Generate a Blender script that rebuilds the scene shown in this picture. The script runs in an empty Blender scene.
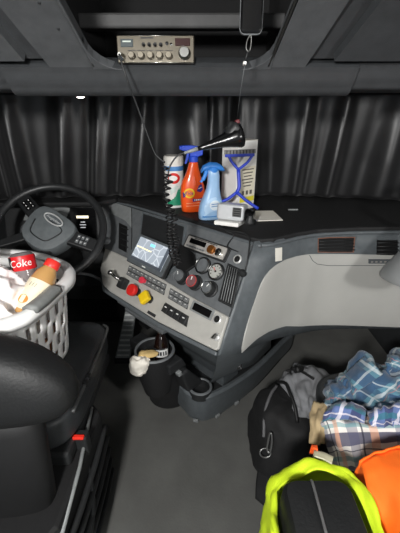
import bpy, bmesh, math, random
from mathutils import Vector, Matrix, noise
random.seed(7)
sc = bpy.context.scene
col = sc.collection
PI = math.pi
def R(a): return math.radians(a)

# ------------------------------------------------------------------ camera
cam_d = bpy.data.cameras.new('camera'); cam = bpy.data.objects.new('camera', cam_d); col.objects.link(cam)
cam.location = (0, 0, 1.36); cam.rotation_euler = (R(65), 0, 0)
cam_d.sensor_fit = 'VERTICAL'; cam_d.sensor_height = 24.0; cam_d.lens = 340.0 / 533.0 * 24.0
cam_d.clip_start = 0.02
sc.camera = cam
# ------------------------------------------------------------------ world, lights, exposure
w = bpy.data.worlds.new('world'); sc.world = w; w.use_nodes = True
bg = w.node_tree.nodes['Background']; bg.inputs[0].default_value = (0.85, 0.93, 1.0, 1); bg.inputs[1].default_value = 0.10
def area(name, loc, target, size, power, color):
    d = bpy.data.lights.new(name, 'AREA'); d.shape = 'DISK'; d.size = size; d.energy = power; d.color = color
    o = bpy.data.objects.new(name, d); col.objects.link(o); o.location = loc
    o.rotation_euler = (Vector(target) - Vector(loc)).to_track_quat('-Z', 'Y').to_euler()
    return o
area('reading_lamp_light', (1.04, -0.40, 1.44), (0.10, 1.20, 0.80), 0.16, 3.6, (1.0, 0.99, 0.97))
area('dome_lamp_light', (-0.32, -0.55, 1.60), (0.0, 1.2, 0.8), 0.20, 15.0, (1.0, 0.99, 0.97))
sc.view_settings.view_transform = 'Standard'; sc.view_settings.look = 'None'
sc.view_settings.gamma = 1.0; sc.view_settings.use_curve_mapping = False
sc.view_settings.exposure = 1.75

# ------------------------------------------------------------------ materials
def lin(c):
    return tuple((x/255/12.92 if x/255 <= 0.04045 else ((x/255+0.055)/1.055)**2.4) for x in c)
MATS = {}
def mat(name, rgb, rough=0.5, metal=0.0, var=0.12, nscale=40, bump=0.05, bscale=300, emit=0, alpha=1, trans=0, sheen=0, coat=0, spec=0.5):
    if name in MATS: return MATS[name]
    m = bpy.data.materials.new(name); m.use_nodes = True; nt = m.node_tree; b = nt.nodes['Principled BSDF']
    c = lin(rgb)
    tc = nt.nodes.new('ShaderNodeTexCoord')
    if var > 0:
        n = nt.nodes.new('ShaderNodeTexNoise'); n.inputs['Scale'].default_value = nscale; n.inputs['Detail'].default_value = 5
        nt.links.new(tc.outputs['Object'], n.inputs['Vector'])
        r = nt.nodes.new('ShaderNodeValToRGB')
        r.color_ramp.elements[0].position = 0.3; r.color_ramp.elements[1].position = 0.7
        r.color_ramp.elements[0].color = tuple(x*(1-var) for x in c) + (1,)
        r.color_ramp.elements[1].color = tuple(min(1, x*(1+var)) for x in c) + (1,)
        nt.links.new(n.outputs['Fac'], r.inputs[0]); nt.links.new(r.outputs[0], b.inputs['Base Color'])
    else: b.inputs['Base Color'].default_value = c + (1,)
    b.inputs['Roughness'].default_value = rough; b.inputs['Metallic'].default_value = metal
    b.inputs['Specular IOR Level'].default_value = spec
    if bump > 0:
        n2 = nt.nodes.new('ShaderNodeTexNoise'); n2.inputs['Scale'].default_value = bscale; n2.inputs['Detail'].default_value = 2
        nt.links.new(tc.outputs['Object'], n2.inputs['Vector'])
        bp = nt.nodes.new('ShaderNodeBump'); bp.inputs['Strength'].default_value = bump; bp.inputs['Distance'].default_value = 0.002
        nt.links.new(n2.outputs['Fac'], bp.inputs['Height']); nt.links.new(bp.outputs[0], b.inputs['Normal'])
    if emit: b.inputs['Emission Color'].default_value = c + (1,); b.inputs['Emission Strength'].default_value = emit
    if trans: b.inputs['Transmission Weight'].default_value = trans; b.inputs['IOR'].default_value = 1.3
    if sheen: b.inputs['Sheen Weight'].default_value = sheen; b.inputs['Sheen Roughness'].default_value = 0.4
    if coat: b.inputs['Coat Weight'].default_value = coat; b.inputs['Coat Roughness'].default_value = 0.1
    if alpha < 1: b.inputs['Alpha'].default_value = alpha
    MATS[name] = m
    return m
def plaid(name, base, stripes, scale, rough=0.9):
    """stripes: list of (axis, period, centre, width, colour, mix) in UV metres"""
    m = bpy.data.materials.new(name); m.use_nodes = True; nt = m.node_tree; b = nt.nodes['Principled BSDF']
    uv = nt.nodes.new('ShaderNodeUVMap'); sep = nt.nodes.new('ShaderNodeSeparateXYZ'); nt.links.new(uv.outputs[0], sep.inputs[0])
    cur = None
    for ax, per, cen, wid, colr, k in stripes:
        mo = nt.nodes.new('ShaderNodeMath'); mo.operation = 'WRAP'; mo.inputs[1].default_value = per/2; mo.inputs[2].default_value = -per/2
        ad = nt.nodes.new('ShaderNodeMath'); ad.operation = 'SUBTRACT'; ad.inputs[1].default_value = cen
        nt.links.new(sep.outputs[ax], ad.inputs[0]); nt.links.new(ad.outputs[0], mo.inputs[0])
        ab = nt.nodes.new('ShaderNodeMath'); ab.operation = 'ABSOLUTE'; nt.links.new(mo.outputs[0], ab.inputs[0])
        lt = nt.nodes.new('ShaderNodeMath'); lt.operation = 'LESS_THAN'; lt.inputs[1].default_value = wid/2; nt.links.new(ab.outputs[0], lt.inputs[0])
        mu = nt.nodes.new('ShaderNodeMath'); mu.operation = 'MULTIPLY'; mu.inputs[1].default_value = k; nt.links.new(lt.outputs[0], mu.inputs[0])
        mx = nt.nodes.new('ShaderNodeMix'); mx.data_type = 'RGBA'
        nt.links.new(mu.outputs[0], mx.inputs[0])
        if cur is None: mx.inputs[6].default_value = lin(base) + (1,)
        else: nt.links.new(cur, mx.inputs[6])
        mx.inputs[7].default_value = lin(colr) + (1,)
        cur = mx.outputs[2]
    nt.links.new(cur, b.inputs['Base Color']); b.inputs['Roughness'].default_value = rough
    b.inputs['Sheen Weight'].default_value = 0.2
    wv = nt.nodes.new('ShaderNodeTexNoise'); wv.inputs['Scale'].default_value = 500; bp = nt.nodes.new('ShaderNodeBump'); bp.inputs['Strength'].default_value = 0.15
    bp.inputs['Distance'].default_value = 0.002; nt.links.new(wv.outputs['Fac'], bp.inputs['Height']); nt.links.new(bp.outputs[0], b.inputs['Normal'])
    MATS[name] = m
    return m

black = mat('black_plastic', (36, 37, 38), 0.5)
softblack = mat('soft_black', (22, 22, 23), 0.65)
deep = mat('deep_black', (9, 9, 10), 0.6)
gloss = mat('gloss_black', (12, 12, 13), 0.15, bump=0)
dkgrey = mat('dark_grey_plastic', (98, 101, 103), 0.5)
slate = mat('slate_plastic', (88, 93, 96), 0.45)
midgrey = mat('mid_grey_plastic', (128, 131, 131), 0.5)
ltgrey = mat('light_grey_plastic', (174, 172, 166), 0.55, var=0.04)
ltpanel = mat('light_panel_vinyl', (176, 175, 170), 0.6, var=0.05, nscale=6)
padblack = mat('dash_pad', (22, 22, 23), 0.7, bump=0.25, bscale=250)
hdr = mat('header_plastic', (54, 56, 58), 0.55, bump=0.15)
hdr2 = mat('header_panel', (72, 74, 76), 0.6, bump=0.15)
chrome = mat('chrome', (210, 210, 205), 0.18, 1.0, var=0, bump=0)
dkchrome = mat('dark_chrome', (120, 120, 118), 0.3, 1.0, var=0, bump=0)
white = mat('white_plastic', (232, 230, 226), 0.45, var=0.02)
paper = mat('white_paper', (226, 222, 212), 0.85, var=0.03)
red = mat('red_plastic', (214, 40, 34), 0.4, var=0.04)
yellow = mat('yellow_plastic', (238, 200, 30), 0.4, var=0.04)
pink = mat('pink_red_plastic', (222, 60, 80), 0.4, var=0.04)
print_w = mat('white_print', (235, 235, 232), 0.7, var=0, bump=0)
print_k = mat('dark_print', (40, 40, 42), 0.7, var=0, bump=0)
leather = mat('black_leather', (18, 19, 20), 0.6, bump=0.35, bscale=160)
leather2 = mat('dark_leatherette', (46, 48, 50), 0.5, bump=0.35, bscale=160)
steel = mat('brushed_steel', (150, 150, 148), 0.35, 0.9, var=0.1, nscale=80)

# ------------------------------------------------------------------ mesh helpers
def tag(o, label=None, cat=None, group=None, kind=None):
    if label: o['label'] = label
    if cat: o['category'] = cat
    if group: o['group'] = group
    if kind: o['kind'] = kind
    return o
def thing(name, label, cat, loc=(0, 0, 0), group=None):
    o = bpy.data.objects.new(name, None); col.objects.link(o); o.empty_display_size = 0.05
    o.location = loc; o['_l'] = 0
    del o['_l']
    return tag(o, label, cat, group)
ROOT = {}
def root_loc(p):
    while p is not None and p.parent is not None: p = p.parent
    return Vector(p.location) if p is not None else Vector((0, 0, 0))
def mk(name, verts, faces, m, parent=None, M=None, smooth=False, bevel=0.0, bseg=2, uvs=None, solid=0.0, subsurf=0, origin=None, autosmooth=None):
    """verts are world points (or local points that M takes to the world)"""
    vs = [Vector(v) for v in verts]
    if M is not None: vs = [M @ v for v in vs]
    if parent is not None: off = root_loc(parent)
    elif origin is not None: off = Vector(origin)
    else:
        lo = Vector([min(v[i] for v in vs) for i in range(3)]); hi = Vector([max(v[i] for v in vs) for i in range(3)])
        off = Vector(((lo.x+hi.x)/2, (lo.y+hi.y)/2, lo.z))
    me = bpy.data.meshes.new(name)
    me.from_pydata([v - off for v in vs], [], faces)
    if uvs is not None:
        ul = me.uv_layers.new(name='UVMap')
        for poly in me.polygons:
            for li in poly.loop_indices: ul.data[li].uv = uvs[me.loops[li].vertex_index]
    bm = bmesh.new(); bm.from_mesh(me)
    bmesh.ops.recalc_face_normals(bm, faces=bm.faces)
    if bevel > 0:
        ed = [e for e in bm.edges if len(e.link_faces) == 2 and e.calc_face_angle(0) > 0.5]
        bmesh.ops.bevel(bm, geom=ed, offset=bevel, segments=bseg, affect='EDGES', profile=0.5, clamp_overlap=True)
    bm.to_mesh(me); bm.free()
    if smooth:
        for p in me.polygons: p.use_smooth = True
        if autosmooth is not None:
            me.set_sharp_from_angle(angle=R(autosmooth))
    me.materials.append(m)
    o = bpy.data.objects.new(name, me); col.objects.link(o)
    if parent is not None: o.parent = parent
    else: o.location = off
    if solid:
        s = o.modifiers.new('solidify', 'SOLIDIFY'); s.thickness = solid; s.offset = -1
    if subsurf:
        s = o.modifiers.new('subsurf', 'SUBSURF'); s.levels = subsurf; s.render_levels = subsurf
    return o
def boxg(sx, sy, sz, c=(0, 0, 0)):
    x, y, z = sx/2, sy/2, sz/2; a, b, d = c
    v = [(a+i*x, b+j*y, d+k*z) for i in (-1, 1) for j in (-1, 1) for k in (-1, 1)]
    f = [(0, 1, 3, 2), (4, 6, 7, 5), (0, 4, 5, 1), (2, 3, 7, 6), (0, 2, 6, 4), (1, 5, 7, 3)]
    return v, f
def box(name, size, c, m, parent=None, M=None, bevel=0.003, **k):
    v, f = boxg(*size, c); return mk(name, v, f, m, parent, M, bevel=bevel, **k)
def latheg(prof, seg=24, cap=True):
    v, f = [], []
    for r, z in prof:
        for i in range(seg):
            a = 2*PI*i/seg; v.append((r*math.cos(a), r*math.sin(a), z))
    for j in range(len(prof)-1):
        for i in range(seg):
            n = (i+1) % seg; f.append((j*seg+i, j*seg+n, (j+1)*seg+n, (j+1)*seg+i))
    if cap:
        f.append(tuple(range(seg))); f.append(tuple(range((len(prof)-1)*seg, len(prof)*seg)))
    return v, f
def lathe(name, prof, m, parent=None, M=None, seg=24, cap=True, autosmooth=40, **k):
    v, f = latheg(prof, seg, cap); return mk(name, v, f, m, parent, M, smooth=True, autosmooth=autosmooth, **k)
def crv(P, n, closed=False):
    """Catmull-Rom through P, n samples per span"""
    P = [Vector(p) for p in P]; L = len(P); out = []
    spans = L if closed else L-1
    for i in range(spans):
        g = (lambda k: P[k % L]) if closed else (lambda k: P[k] if 0 <= k < L else (2*P[0]-P[1] if k < 0 else 2*P[-1]-P[-2]))
        a, b, c, d = g(i-1), g(i), g(i+1), g(i+2)
        for j in range(n):
            t = j/n
            out.append(0.5*((2*b)+(c-a)*t+(2*a-5*b+4*c-d)*t*t+(3*b-a-3*c+d)*t**3))
    if not closed: out.append(P[-1].copy())
    return out
def tubeg(path, r, seg=8, closed=False):
    path = [Vector(p) for p in path]; n = len(path); v, f = [], []
    rr = r if isinstance(r, (list, tuple)) else [r]*n
    up = None
    for i, p in enumerate(path):
        if closed: t = path[(i+1) % n]-path[i-1]
        else: t = path[min(i+1, n-1)]-path[max(i-1, 0)]
        if t.length < 1e-9: t = Vector((0, 0, 1))
        t.normalize()
        if up is None: up = Vector((0, 0, 1)) if abs(t.z) < 0.9 else Vector((1, 0, 0))
        s = t.cross(up)
        if s.length < 1e-6: s = t.orthogonal()
        s.normalize(); up = s.cross(t).normalized()
        for k in range(seg):
            a = 2*PI*k/seg; v.append(p+(s*math.cos(a)+up*math.sin(a))*rr[i])
    m = n if closed else n-1
    for i in range(m):
        for k in range(seg):
            j = (i+1) % n; l = (k+1) % seg
            f.append((i*seg+k, i*seg+l, j*seg+l, j*seg+k))
    if not closed: f.append(tuple(range(seg))); f.append(tuple(range((n-1)*seg, n*seg)))
    return v, f
def tube(name, path, r, m, parent=None, M=None, seg=8, closed=False, **k):
    v, f = tubeg(path, r, seg, closed); return mk(name, v, f, m, parent, M, smooth=True, **k)
def prismg(outline, z0, z1):
    n = len(outline)
    v = [(x, y, z0) for x, y in outline]+[(x, y, z1) for x, y in outline]
    f = [tuple(range(n)), tuple(range(n, 2*n))]+[(i, (i+1) % n, n+(i+1) % n, n+i) for i in range(n)]
    return v, f
def prism(name, outline, z0, z1, m, parent=None, M=None, bevel=0.0, **k):
    v, f = prismg(outline, z0, z1); return mk(name, v, f, m, parent, M, bevel=bevel, **k)
def join(*gs):
    v, f = [], []
    for a, b in gs:
        o = len(v); v += list(a); f += [tuple(i+o for i in q) for q in b]
    return v, f
def xf(g, M): return [M @ Vector(p) for p in g[0]], g[1]
def rrect(w, h, r, n=4, cx=0, cy=0):
    out = []
    for qx, qy, a0 in ((1, 1, 0), (-1, 1, 90), (-1, -1, 180), (1, -1, 270)):
        for i in range(n+1):
            a = R(a0+90*i/n); out.append((cx+qx*(w/2-r)+r*math.cos(a), cy+qy*(h/2-r)+r*math.sin(a)))
    return out
def oval(rx, ry, n=24, cx=0, cy=0): return [(cx+rx*math.cos(2*PI*i/n), cy+ry*math.sin(2*PI*i/n)) for i in range(n)]
def loftg(secs, cap=True, closed=True):
    """secs: rings of equal length"""
    n = len(secs[0]); v = [p for s in secs for p in s]; f = []
    for j in range(len(secs)-1):
        for i in range(n if closed else n-1):
            k = (i+1) % n; f.append((j*n+i, j*n+k, (j+1)*n+k, (j+1)*n+i))
    if cap: f.append(tuple(range(n))); f.append(tuple(range((len(secs)-1)*n, len(secs)*n)))
    return v, f
def frame(o, ex, ey, ez=None):
    ex = Vector(ex).normalized(); ey = Vector(ey).normalized()
    ez = ex.cross(ey).normalized() if ez is None else Vector(ez).normalized()
    return Matrix(((ex.x, ey.x, ez.x, o[0]), (ex.y, ey.y, ez.y, o[1]), (ex.z, ey.z, ez.z, o[2]), (0, 0, 0, 1)))
def T(x, y, z): return Matrix.Translation((x, y, z))
def RZ(a): return Matrix.Rotation(R(a), 4, 'Z')
def RX(a): return Matrix.Rotation(R(a), 4, 'X')
def RY(a): return Matrix.Rotation(R(a), 4, 'Y')
def textg(s, size, align='CENTER', shear=0.0):
    c = bpy.data.curves.new('t', 'FONT'); c.body = s; c.size = size; c.align_x = align; c.align_y = 'CENTER'; c.shear = shear
    c.resolution_u = 2; c.extrude = 0.0003
    o = bpy.data.objects.new('t', c); col.objects.link(o)
    dg = bpy.context.evaluated_depsgraph_get(); dg.update()
    me = o.evaluated_get(dg).to_mesh()
    v = [tuple(p.co) for p in me.vertices]; f = [tuple(p.vertices) for p in me.polygons]
    o.evaluated_get(dg).to_mesh_clear(); bpy.data.objects.remove(o); bpy.data.curves.remove(c)
    return v, f
def sheet(name, ctrl, m, parent=None, n=8, fold=0.0, fscale=12, fine=0.0, thick=0.004, seed=0, uvscale=1.0, uvrot=0, origin=None, uvaxes=True):
    """cloth through a grid of control points (Catmull-Rom both ways) with noise folds along its normals"""
    rows = [crv(r, n) for r in ctrl]
    C = [crv([rows[i][j] for i in range(len(rows))], n) for j in range(len(rows[0]))]
    nc = len(C); nr = len(C[0])
    P = [[C[j][i] for j in range(nc)] for i in range(nr)]
    V, UV, F = [], [], []
    ulen = sum((P[nr//2][j+1]-P[nr//2][j]).length for j in range(nc-1)); vlen = sum((P[i+1][nc//2]-P[i][nc//2]).length for i in range(nr-1))
    cr_, sr_ = math.cos(R(uvrot)), math.sin(R(uvrot))
    for i in range(nr):
        for j in range(nc):
            du = P[i][min(j+1, nc-1)]-P[i][max(j-1, 0)]; dv = P[min(i+1, nr-1)][j]-P[max(i-1, 0)][j]
            N = du.cross(dv)
            N = N.normalized() if N.length > 1e-9 else Vector((0, 0, 1))
            p = P[i][j]; d = 0
            if fold:
                q = Vector((p.x*fscale+seed*7.3, p.y*fscale, p.z*fscale))
                q2 = Vector((j/nc*4+seed*3, i/nr*2, seed))
                d += fold*(1-2*abs(noise.noise(q)))*0.7+fold*noise.noise(q2*2.2)
            if fine: d += fine*noise.noise(Vector((p.x*45+seed, p.y*45, p.z*45)))
            V.append(p+N*d)
            a, b = j/(nc-1)*ulen*uvscale, i/(nr-1)*vlen*uvscale
            UV.append((a*cr_-b*sr_, a*sr_+b*cr_))
    for i in range(nr-1):
        for j in range(nc-1): F.append((i*nc+j, i*nc+j+1, (i+1)*nc+j+1, (i+1)*nc+j))
    return mk(name, V, F, m, parent, smooth=True, uvs=UV, solid=thick, origin=origin)
def blob(name, c, rad, m, parent=None, amp=0.1, fs=6, seed=0, M=None, sq=2.4, nu=40, nv=24, floor=None, wr=0.0, **k):
    """lumpy closed pad: superellipsoid with noise; floor flattens it on what carries it"""
    V, F = [], []
    def sp(x, e): return math.copysign(abs(x)**e, x)
    e = 2/sq
    for i in range(nv+1):
        ph = -PI/2+PI*i/nv
        for j in range(nu):
            th = 2*PI*j/nu
            p = Vector((rad[0]*sp(math.cos(ph), e)*sp(math.cos(th), e), rad[1]*sp(math.cos(ph), e)*sp(math.sin(th), e), rad[2]*sp(math.sin(ph), e)))
            q = p*fs+Vector((seed*5.1, seed, 0))
            s = 1+amp*noise.noise(q)+wr*(0.5-abs(noise.noise(q*2.3)))
            p = Vector(c)+p*s
            if M is not None: p = M @ p
            if floor is not None and p.z < floor: p.z = floor
            V.append(p)
    for i in range(nv):
        for j in range(nu):
            l = (j+1) % nu; F.append((i*nu+j, i*nu+l, (i+1)*nu+l, (i+1)*nu+j))
    return mk(name, V, F, m, parent, smooth=True, **k)

# ================================================================== the cab shell
XL, XR = -1.14, 1.14
floor_m = mat('floor_rubber', (98, 98, 95), 0.6, var=0.16, nscale=7, bump=0.3, bscale=120)
fl = mk('floor', *boxg(XR-XL, 2.9, 0.04, (0, 0.55, -0.02)), floor_m); tag(fl, 'dark grey rubber cab floor', kind='structure')
wallm = mat('cab_wall', (58, 60, 62), 0.6)
tag(mk('wall_left', *boxg(0.04, 2.9, 1.9, (XL-0.02, 0.55, 0.95)), wallm), 'dark driver side cab wall', kind='structure')
tag(mk('wall_right', *boxg(0.04, 2.9, 1.9, (XR+0.02, 0.55, 0.95)), wallm), 'dark passenger side cab wall', kind='structure')
tag(mk('wall_front', *boxg(XR-XL, 0.04, 1.9, (0, 2.02, 0.95)), deep), 'dark firewall behind the dashboard', kind='structure')
tag(mk('ceiling', *boxg(XR-XL, 2.9, 0.04, (0, 0.55, 1.90)), mat('headliner', (150, 150, 146), 0.8)), 'grey cab headliner', kind='structure')

# the two lamps that light the cab (both behind the camera)
lens_m = mat('lamp_lens', (255, 250, 240), 0.4, var=0, bump=0, emit=3)
t = thing('pendant_lamp', 'round white lamp hanging from the headliner behind the driver seat', 'lamp', (-0.32, -0.56, 1.60))
PL = frame((-0.32, -0.562, 1.603), (1, 0.17, 0), (0, 0, 1), (-0.16, -0.89, 0.42))
lathe('housing', [(0.105, 0.0), (0.112, 0.004), (0.108, 0.03), (0.07, 0.06), (0.03, 0.07)], white, t, PL, seg=28)
lathe('lens', [(0.104, 0.001), (0.05, 0.0005), (0.001, 0.0005)], lens_m, t, PL, seg=28, cap=False)
tube('stem', [PL @ Vector((0, 0, 0.06)), (-0.33, -0.62, 1.70), (-0.33, -0.62, 1.88)], 0.012, white, t)
t = thing('reading_lamp', 'round white reading lamp on the passenger side wall', 'lamp', (1.12, -0.40, 1.44))
LM = frame((1.055, -0.41, 1.445), (0.86, 0.5, 0), (0, 0, 1), (0.5, -0.86, 0.33))
lathe('housing', [(0.085, 0.0), (0.092, 0.004), (0.090, 0.03), (0.06, 0.06), (0.03, 0.07)], white, t, LM, seg=28)
lathe('lens', [(0.084, 0.001), (0.05, 0.0005), (0.001, 0.0005)], lens_m, t, LM, seg=28, cap=False)
tube('bracket', [LM @ Vector((0, 0, 0.06)), (1.135, -0.48, 1.45)], 0.015, white, t)

# ================================================================== overhead console (header)
oc = thing('overhead_console', 'grey moulded overhead console with open storage tray above the windshield', 'console', (-0.04, 1.0, 1.40))
PROF = [(1.80, 1.45), (1.35, 1.41), (1.07, 1.402), (1.02, 1.42), (0.99, 1.462), (0.93, 1.508), (0.85, 1.562), (0.70, 1.64), (0.50, 1.72), (0.20, 1.80), (-0.2, 1.87)]
PC = crv([(0, a, b) for a, b in PROF], 5)
LIP = 20      # index of the tray lip on PC
def strip(x0, x1, i0, i1, lift=0.0, under=0.02, flare=(0, 0)):
    """solid strip of the header skin between x0..x1 along the profile; flare widens x with i"""
    secs = []
    for i in range(i0, i1+1):
        p = PC[i]; t = (PC[min(i+1, len(PC)-1)]-PC[max(i-1, 0)]).normalized(); n = Vector((0, t.z, -t.y))
        if n.y > 0 or n.z > 0: n = -n
        k = (i-i0)/max(1, i1-i0)
        a, b = p+n*lift, p-n*under
        xa, xb = x0+flare[0]*k, x1+flare[1]*k
        secs.append([Vector((xa, a.y, a.z)), Vector((xb, a.y, a.z)), Vector((xb, b.y, b.z)), Vector((xa, b.y, b.z))])
    return loftg(secs)
END = len(PC)-1
mk('front_beam', *strip(XL+0.005, XR-0.005, 0, LIP), hdr, oc, smooth=True, autosmooth=35)
mk('tray_lip', *strip(-0.50, 0.40, LIP-9, LIP, 0.014), hdr, oc, smooth=True, autosmooth=35)
mk('tray_arm', *strip(-0.375, -0.265, LIP, END, 0.014, flare=(-0.10, -0.06)), hdr2, oc, smooth=True, autosmooth=35)
mk('tray_arm', *strip(0.175, 0.262, LIP, END, 0.014, flare=(0.06, 0.10)), hdr2, oc, smooth=True, autosmooth=35)
mk('side_panel', *strip(XL+0.005, -0.352, LIP+1, END, 0.0, flare=(0, -0.085)), hdr, oc, smooth=True, autosmooth=35)
mk('side_panel', *strip(0.25, XR-0.005, LIP+1, END, 0.0, flare=(0.085, 0)), hdr, oc, smooth=True, autosmooth=35)
# raised visor pads on the side panels with a shadow gap against the arms
mk('visor_pad', *strip(XL+0.03, -0.425, LIP+2, END-6, 0.022, flare=(0, -0.06)), hdr2, oc, smooth=True, autosmooth=35)  # left pad's lighter grey stands in for the light falling on it
mk('visor_pad', *strip(0.325, XR-0.03, LIP+2, END-6, 0.022, flare=(0.08, 0)), hdr, oc, smooth=True, autosmooth=35)
for x0, fl_ in ((-0.262, -0.055), (0.168, 0.06)):
    p = [Vector((x0+fl_*(i-LIP)/(END-LIP), PC[i].y-0.004, PC[i].z-0.016)) for i in range(LIP+1, END-3)]
    tube('edge_bead', p, 0.0035, dkchrome if x0 > 0 else hdr2, oc)
for sx, x0 in ((1, -0.268), (-1, 0.178)):
    yy, zz = PC[LIP].y, PC[LIP].z
    ol = [(0, 0), (0.075, 0)]+[(0.075-0.075*math.sin(R(a)), 0.075-0.075*math.cos(R(a))) for a in range(15, 90, 15)]+[(0, 0.075)]
    prism('tray_corner', ol, -0.012, 0.012, hdr2, oc, frame((x0, yy, zz-0.006), (sx, 0, 0), (0, -0.79, 0.61)), bevel=0.002)
# tray interior behind the opening
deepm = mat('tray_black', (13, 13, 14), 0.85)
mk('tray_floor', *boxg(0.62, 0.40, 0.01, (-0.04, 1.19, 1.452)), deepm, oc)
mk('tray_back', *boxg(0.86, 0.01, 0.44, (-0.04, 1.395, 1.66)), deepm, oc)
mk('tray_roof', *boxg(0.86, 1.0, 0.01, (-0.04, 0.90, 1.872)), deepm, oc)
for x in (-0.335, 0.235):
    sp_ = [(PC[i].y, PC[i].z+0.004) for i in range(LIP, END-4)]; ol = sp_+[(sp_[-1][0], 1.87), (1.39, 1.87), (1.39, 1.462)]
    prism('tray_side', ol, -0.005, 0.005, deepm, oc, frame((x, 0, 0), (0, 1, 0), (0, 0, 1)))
box('tray_shelf', (0.64, 0.05, 0.036), (-0.04, 1.15, 1.577), mat('tray_shelf_grey', (58, 58, 58), 0.6), oc, bevel=0.006)
for (x, i) in ((-0.31, 27), (-0.322, 30)):
    lathe('screw', [(0.003, 0), (0.003, 0.002)], black, oc, frame((x, PC[i].y-0.009, PC[i].z-0.012), (1, 0, 0), (0, 0.8, 0.6)), seg=8)
t = thing('map_light', 'tiny lit map light under the overhead console above the wheel', 'light', (-0.338, 1.075, 1.39))
lathe('bezel', [(0.014, 1.388), (0.016, 1.394), (0.016, 1.401)], midgrey, t, T(-0.338, 1.075, 0), seg=16)
lathe('lens', [(0.0005, 1.3855), (0.008, 1.386), (0.011, 1.3885)], mat('led_lens', (255, 252, 240), 0.3, var=0, bump=0, emit=6), t, T(-0.338, 1.075, 0), seg=16, cap=False)

# ================================================================== curtains
curt = mat('curtain_satin', (33, 33, 34), 0.38, var=0.1, nscale=15, bump=0.15, bscale=400, sheen=0.15, spec=0.7)
def curtain(name, label, path, ztop, zbot, lean, amp, waves, seed, drag=0.0):
    pts = crv(path, 60); n = len(pts); V, F = [], []; NZ = 26
    for k in range(NZ+1):
        h = k/NZ
        for i, p in enumerate(pts):
            t = pts[min(i+1, n-1)]-pts[max(i-1, 0)]; t.normalize(); nn = Vector((t.y, -t.x, 0))
            s = i/(n-1)
            ph = s*waves*2*PI+drag*h*math.sin(s*3)*2.0+1.6*noise.noise(Vector((s*waves*0.55, seed, h*0.35)))*2
            am = amp*(0.35+0.65*min(1, h*1.6))*(0.65+0.7*abs(noise.noise(Vector((s*waves*0.4, seed+3, 0)))))
            d = am*(math.sin(ph)+0.35*math.sin(2.3*ph+seed))
            q = p+nn*d+Vector((0, lean*h, 0))
            V.append((q.x, q.y, ztop+(zbot-ztop)*h+0.006*math.sin(ph)*h))
    for k in range(NZ):
        for i in range(n-1): F.append((k*n+i, k*n+i+1, (k+1)*n+i+1, (k+1)*n+i))
    return V, F
for name, label, path, wv, sd in (
    ('windshield_curtain', 'black satin windshield curtain behind the steering wheel, gathered in folds', [(-1.03, 1.60, 0), (-0.55, 1.69, 0), (0.04, 1.71, 0)], 5.5, 1),
    ('windshield_curtain', 'black satin windshield curtain above the passenger dash', [(0.02, 1.73, 0), (0.5, 1.70, 0), (1.03, 1.60, 0)], 5, 5),
    ('side_curtain', 'black curtain gathered against the driver side window', [(-1.08, 0.9, 0), (-1.08, 1.2, 0), (-1.06, 1.5, 0)], 6, 9)):
    t = thing(name, label, 'curtain', (path[1][0], path[1][1], 0.945), 'black cab curtains')
    V, F = curtain(name, label, path, 1.425, 0.952, 0.03, 0.042, wv, sd, 0.5 if sd == 1 else 0)
    mk('curtain_cloth', V, F, curt, t, smooth=True, solid=0.002)
    pr_ = crv(path, 12)
    tube('curtain_rail', [(p.x, p.y, 1.428) for p in pr_], 0.006, black, t)

# ================================================================== dashboard
db = thing('dashboard', 'wraparound truck dashboard in slate and light grey with angled centre stack', 'dashboard', (0, 1.45, 0.0))
A0 = Vector((-0.333, 1.634, 0.92)); E1 = Vector((0.7249, -0.6889, 0)); E2 = Vector((-0.421, -0.443, -0.791)).normalized(); NN = Vector((-0.545, -0.574, 0.612)).normalized()
# panel frame: x along the panel to the passenger side, y UP the panel, z out of it; coordinates (a, -b, height)
PM = frame(A0, E1, -E2, NN)
def PP(pts): return [(a, -b) for a, b in pts]
padtop = [(-1.12, 1.74), (-0.60, 1.765), (-0.45, 1.735), (-0.345, 1.665), (-0.10, 1.43), (0.185, 1.148), (0.215, 1.128), (0.262, 1.138), (0.36, 1.198), (0.45, 1.236), (0.62, 1.262), (1.12, 1.277), (1.12, 1.98), (-1.12, 1.98)]
prism('dash_top', padtop, 0.912, 0.94, padblack, db, bevel=0.007)
tube('dash_lip', [(x, y-0.002, 0.918) for x, y in [(p.x, p.y) for p in crv([(a, b, 0) for a, b in padtop[1:12]], 5)]], 0.0075, slate, db)
# centre stack backing and panels
prism('centre_panel', PP([(-0.17, 0.005), (0.726, 0.0), (0.762, 0.275), (0.60, 0.272), (0.16, 0.245), (-0.05, 0.245), (-0.14, 0.15)]), -0.03, 0.0, dkgrey, db, PM, bevel=0.003)
prism('switch_panel', PP([(-0.037, 0.240), (0.05, 0.236), (0.16, 0.236), (0.38, 0.252), (0.60, 0.268), (0.758, 0.272), (0.775, 0.385), (0.765, 0.395), (0.48, 0.412), (0.13, 0.408), (0.07, 0.398), (0.0, 0.34)]), -0.03, 0.010, ltgrey, db, PM, bevel=0.005)
prism('switch_panel_edge', PP([(0.0, 0.36), (0.09, 0.408), (0.48, 0.414), (0.772, 0.397), (0.772, 0.412), (0.48, 0.432), (0.08, 0.425)]), -0.05, 0.003, slate, db, PM, bevel=0.004)
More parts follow.
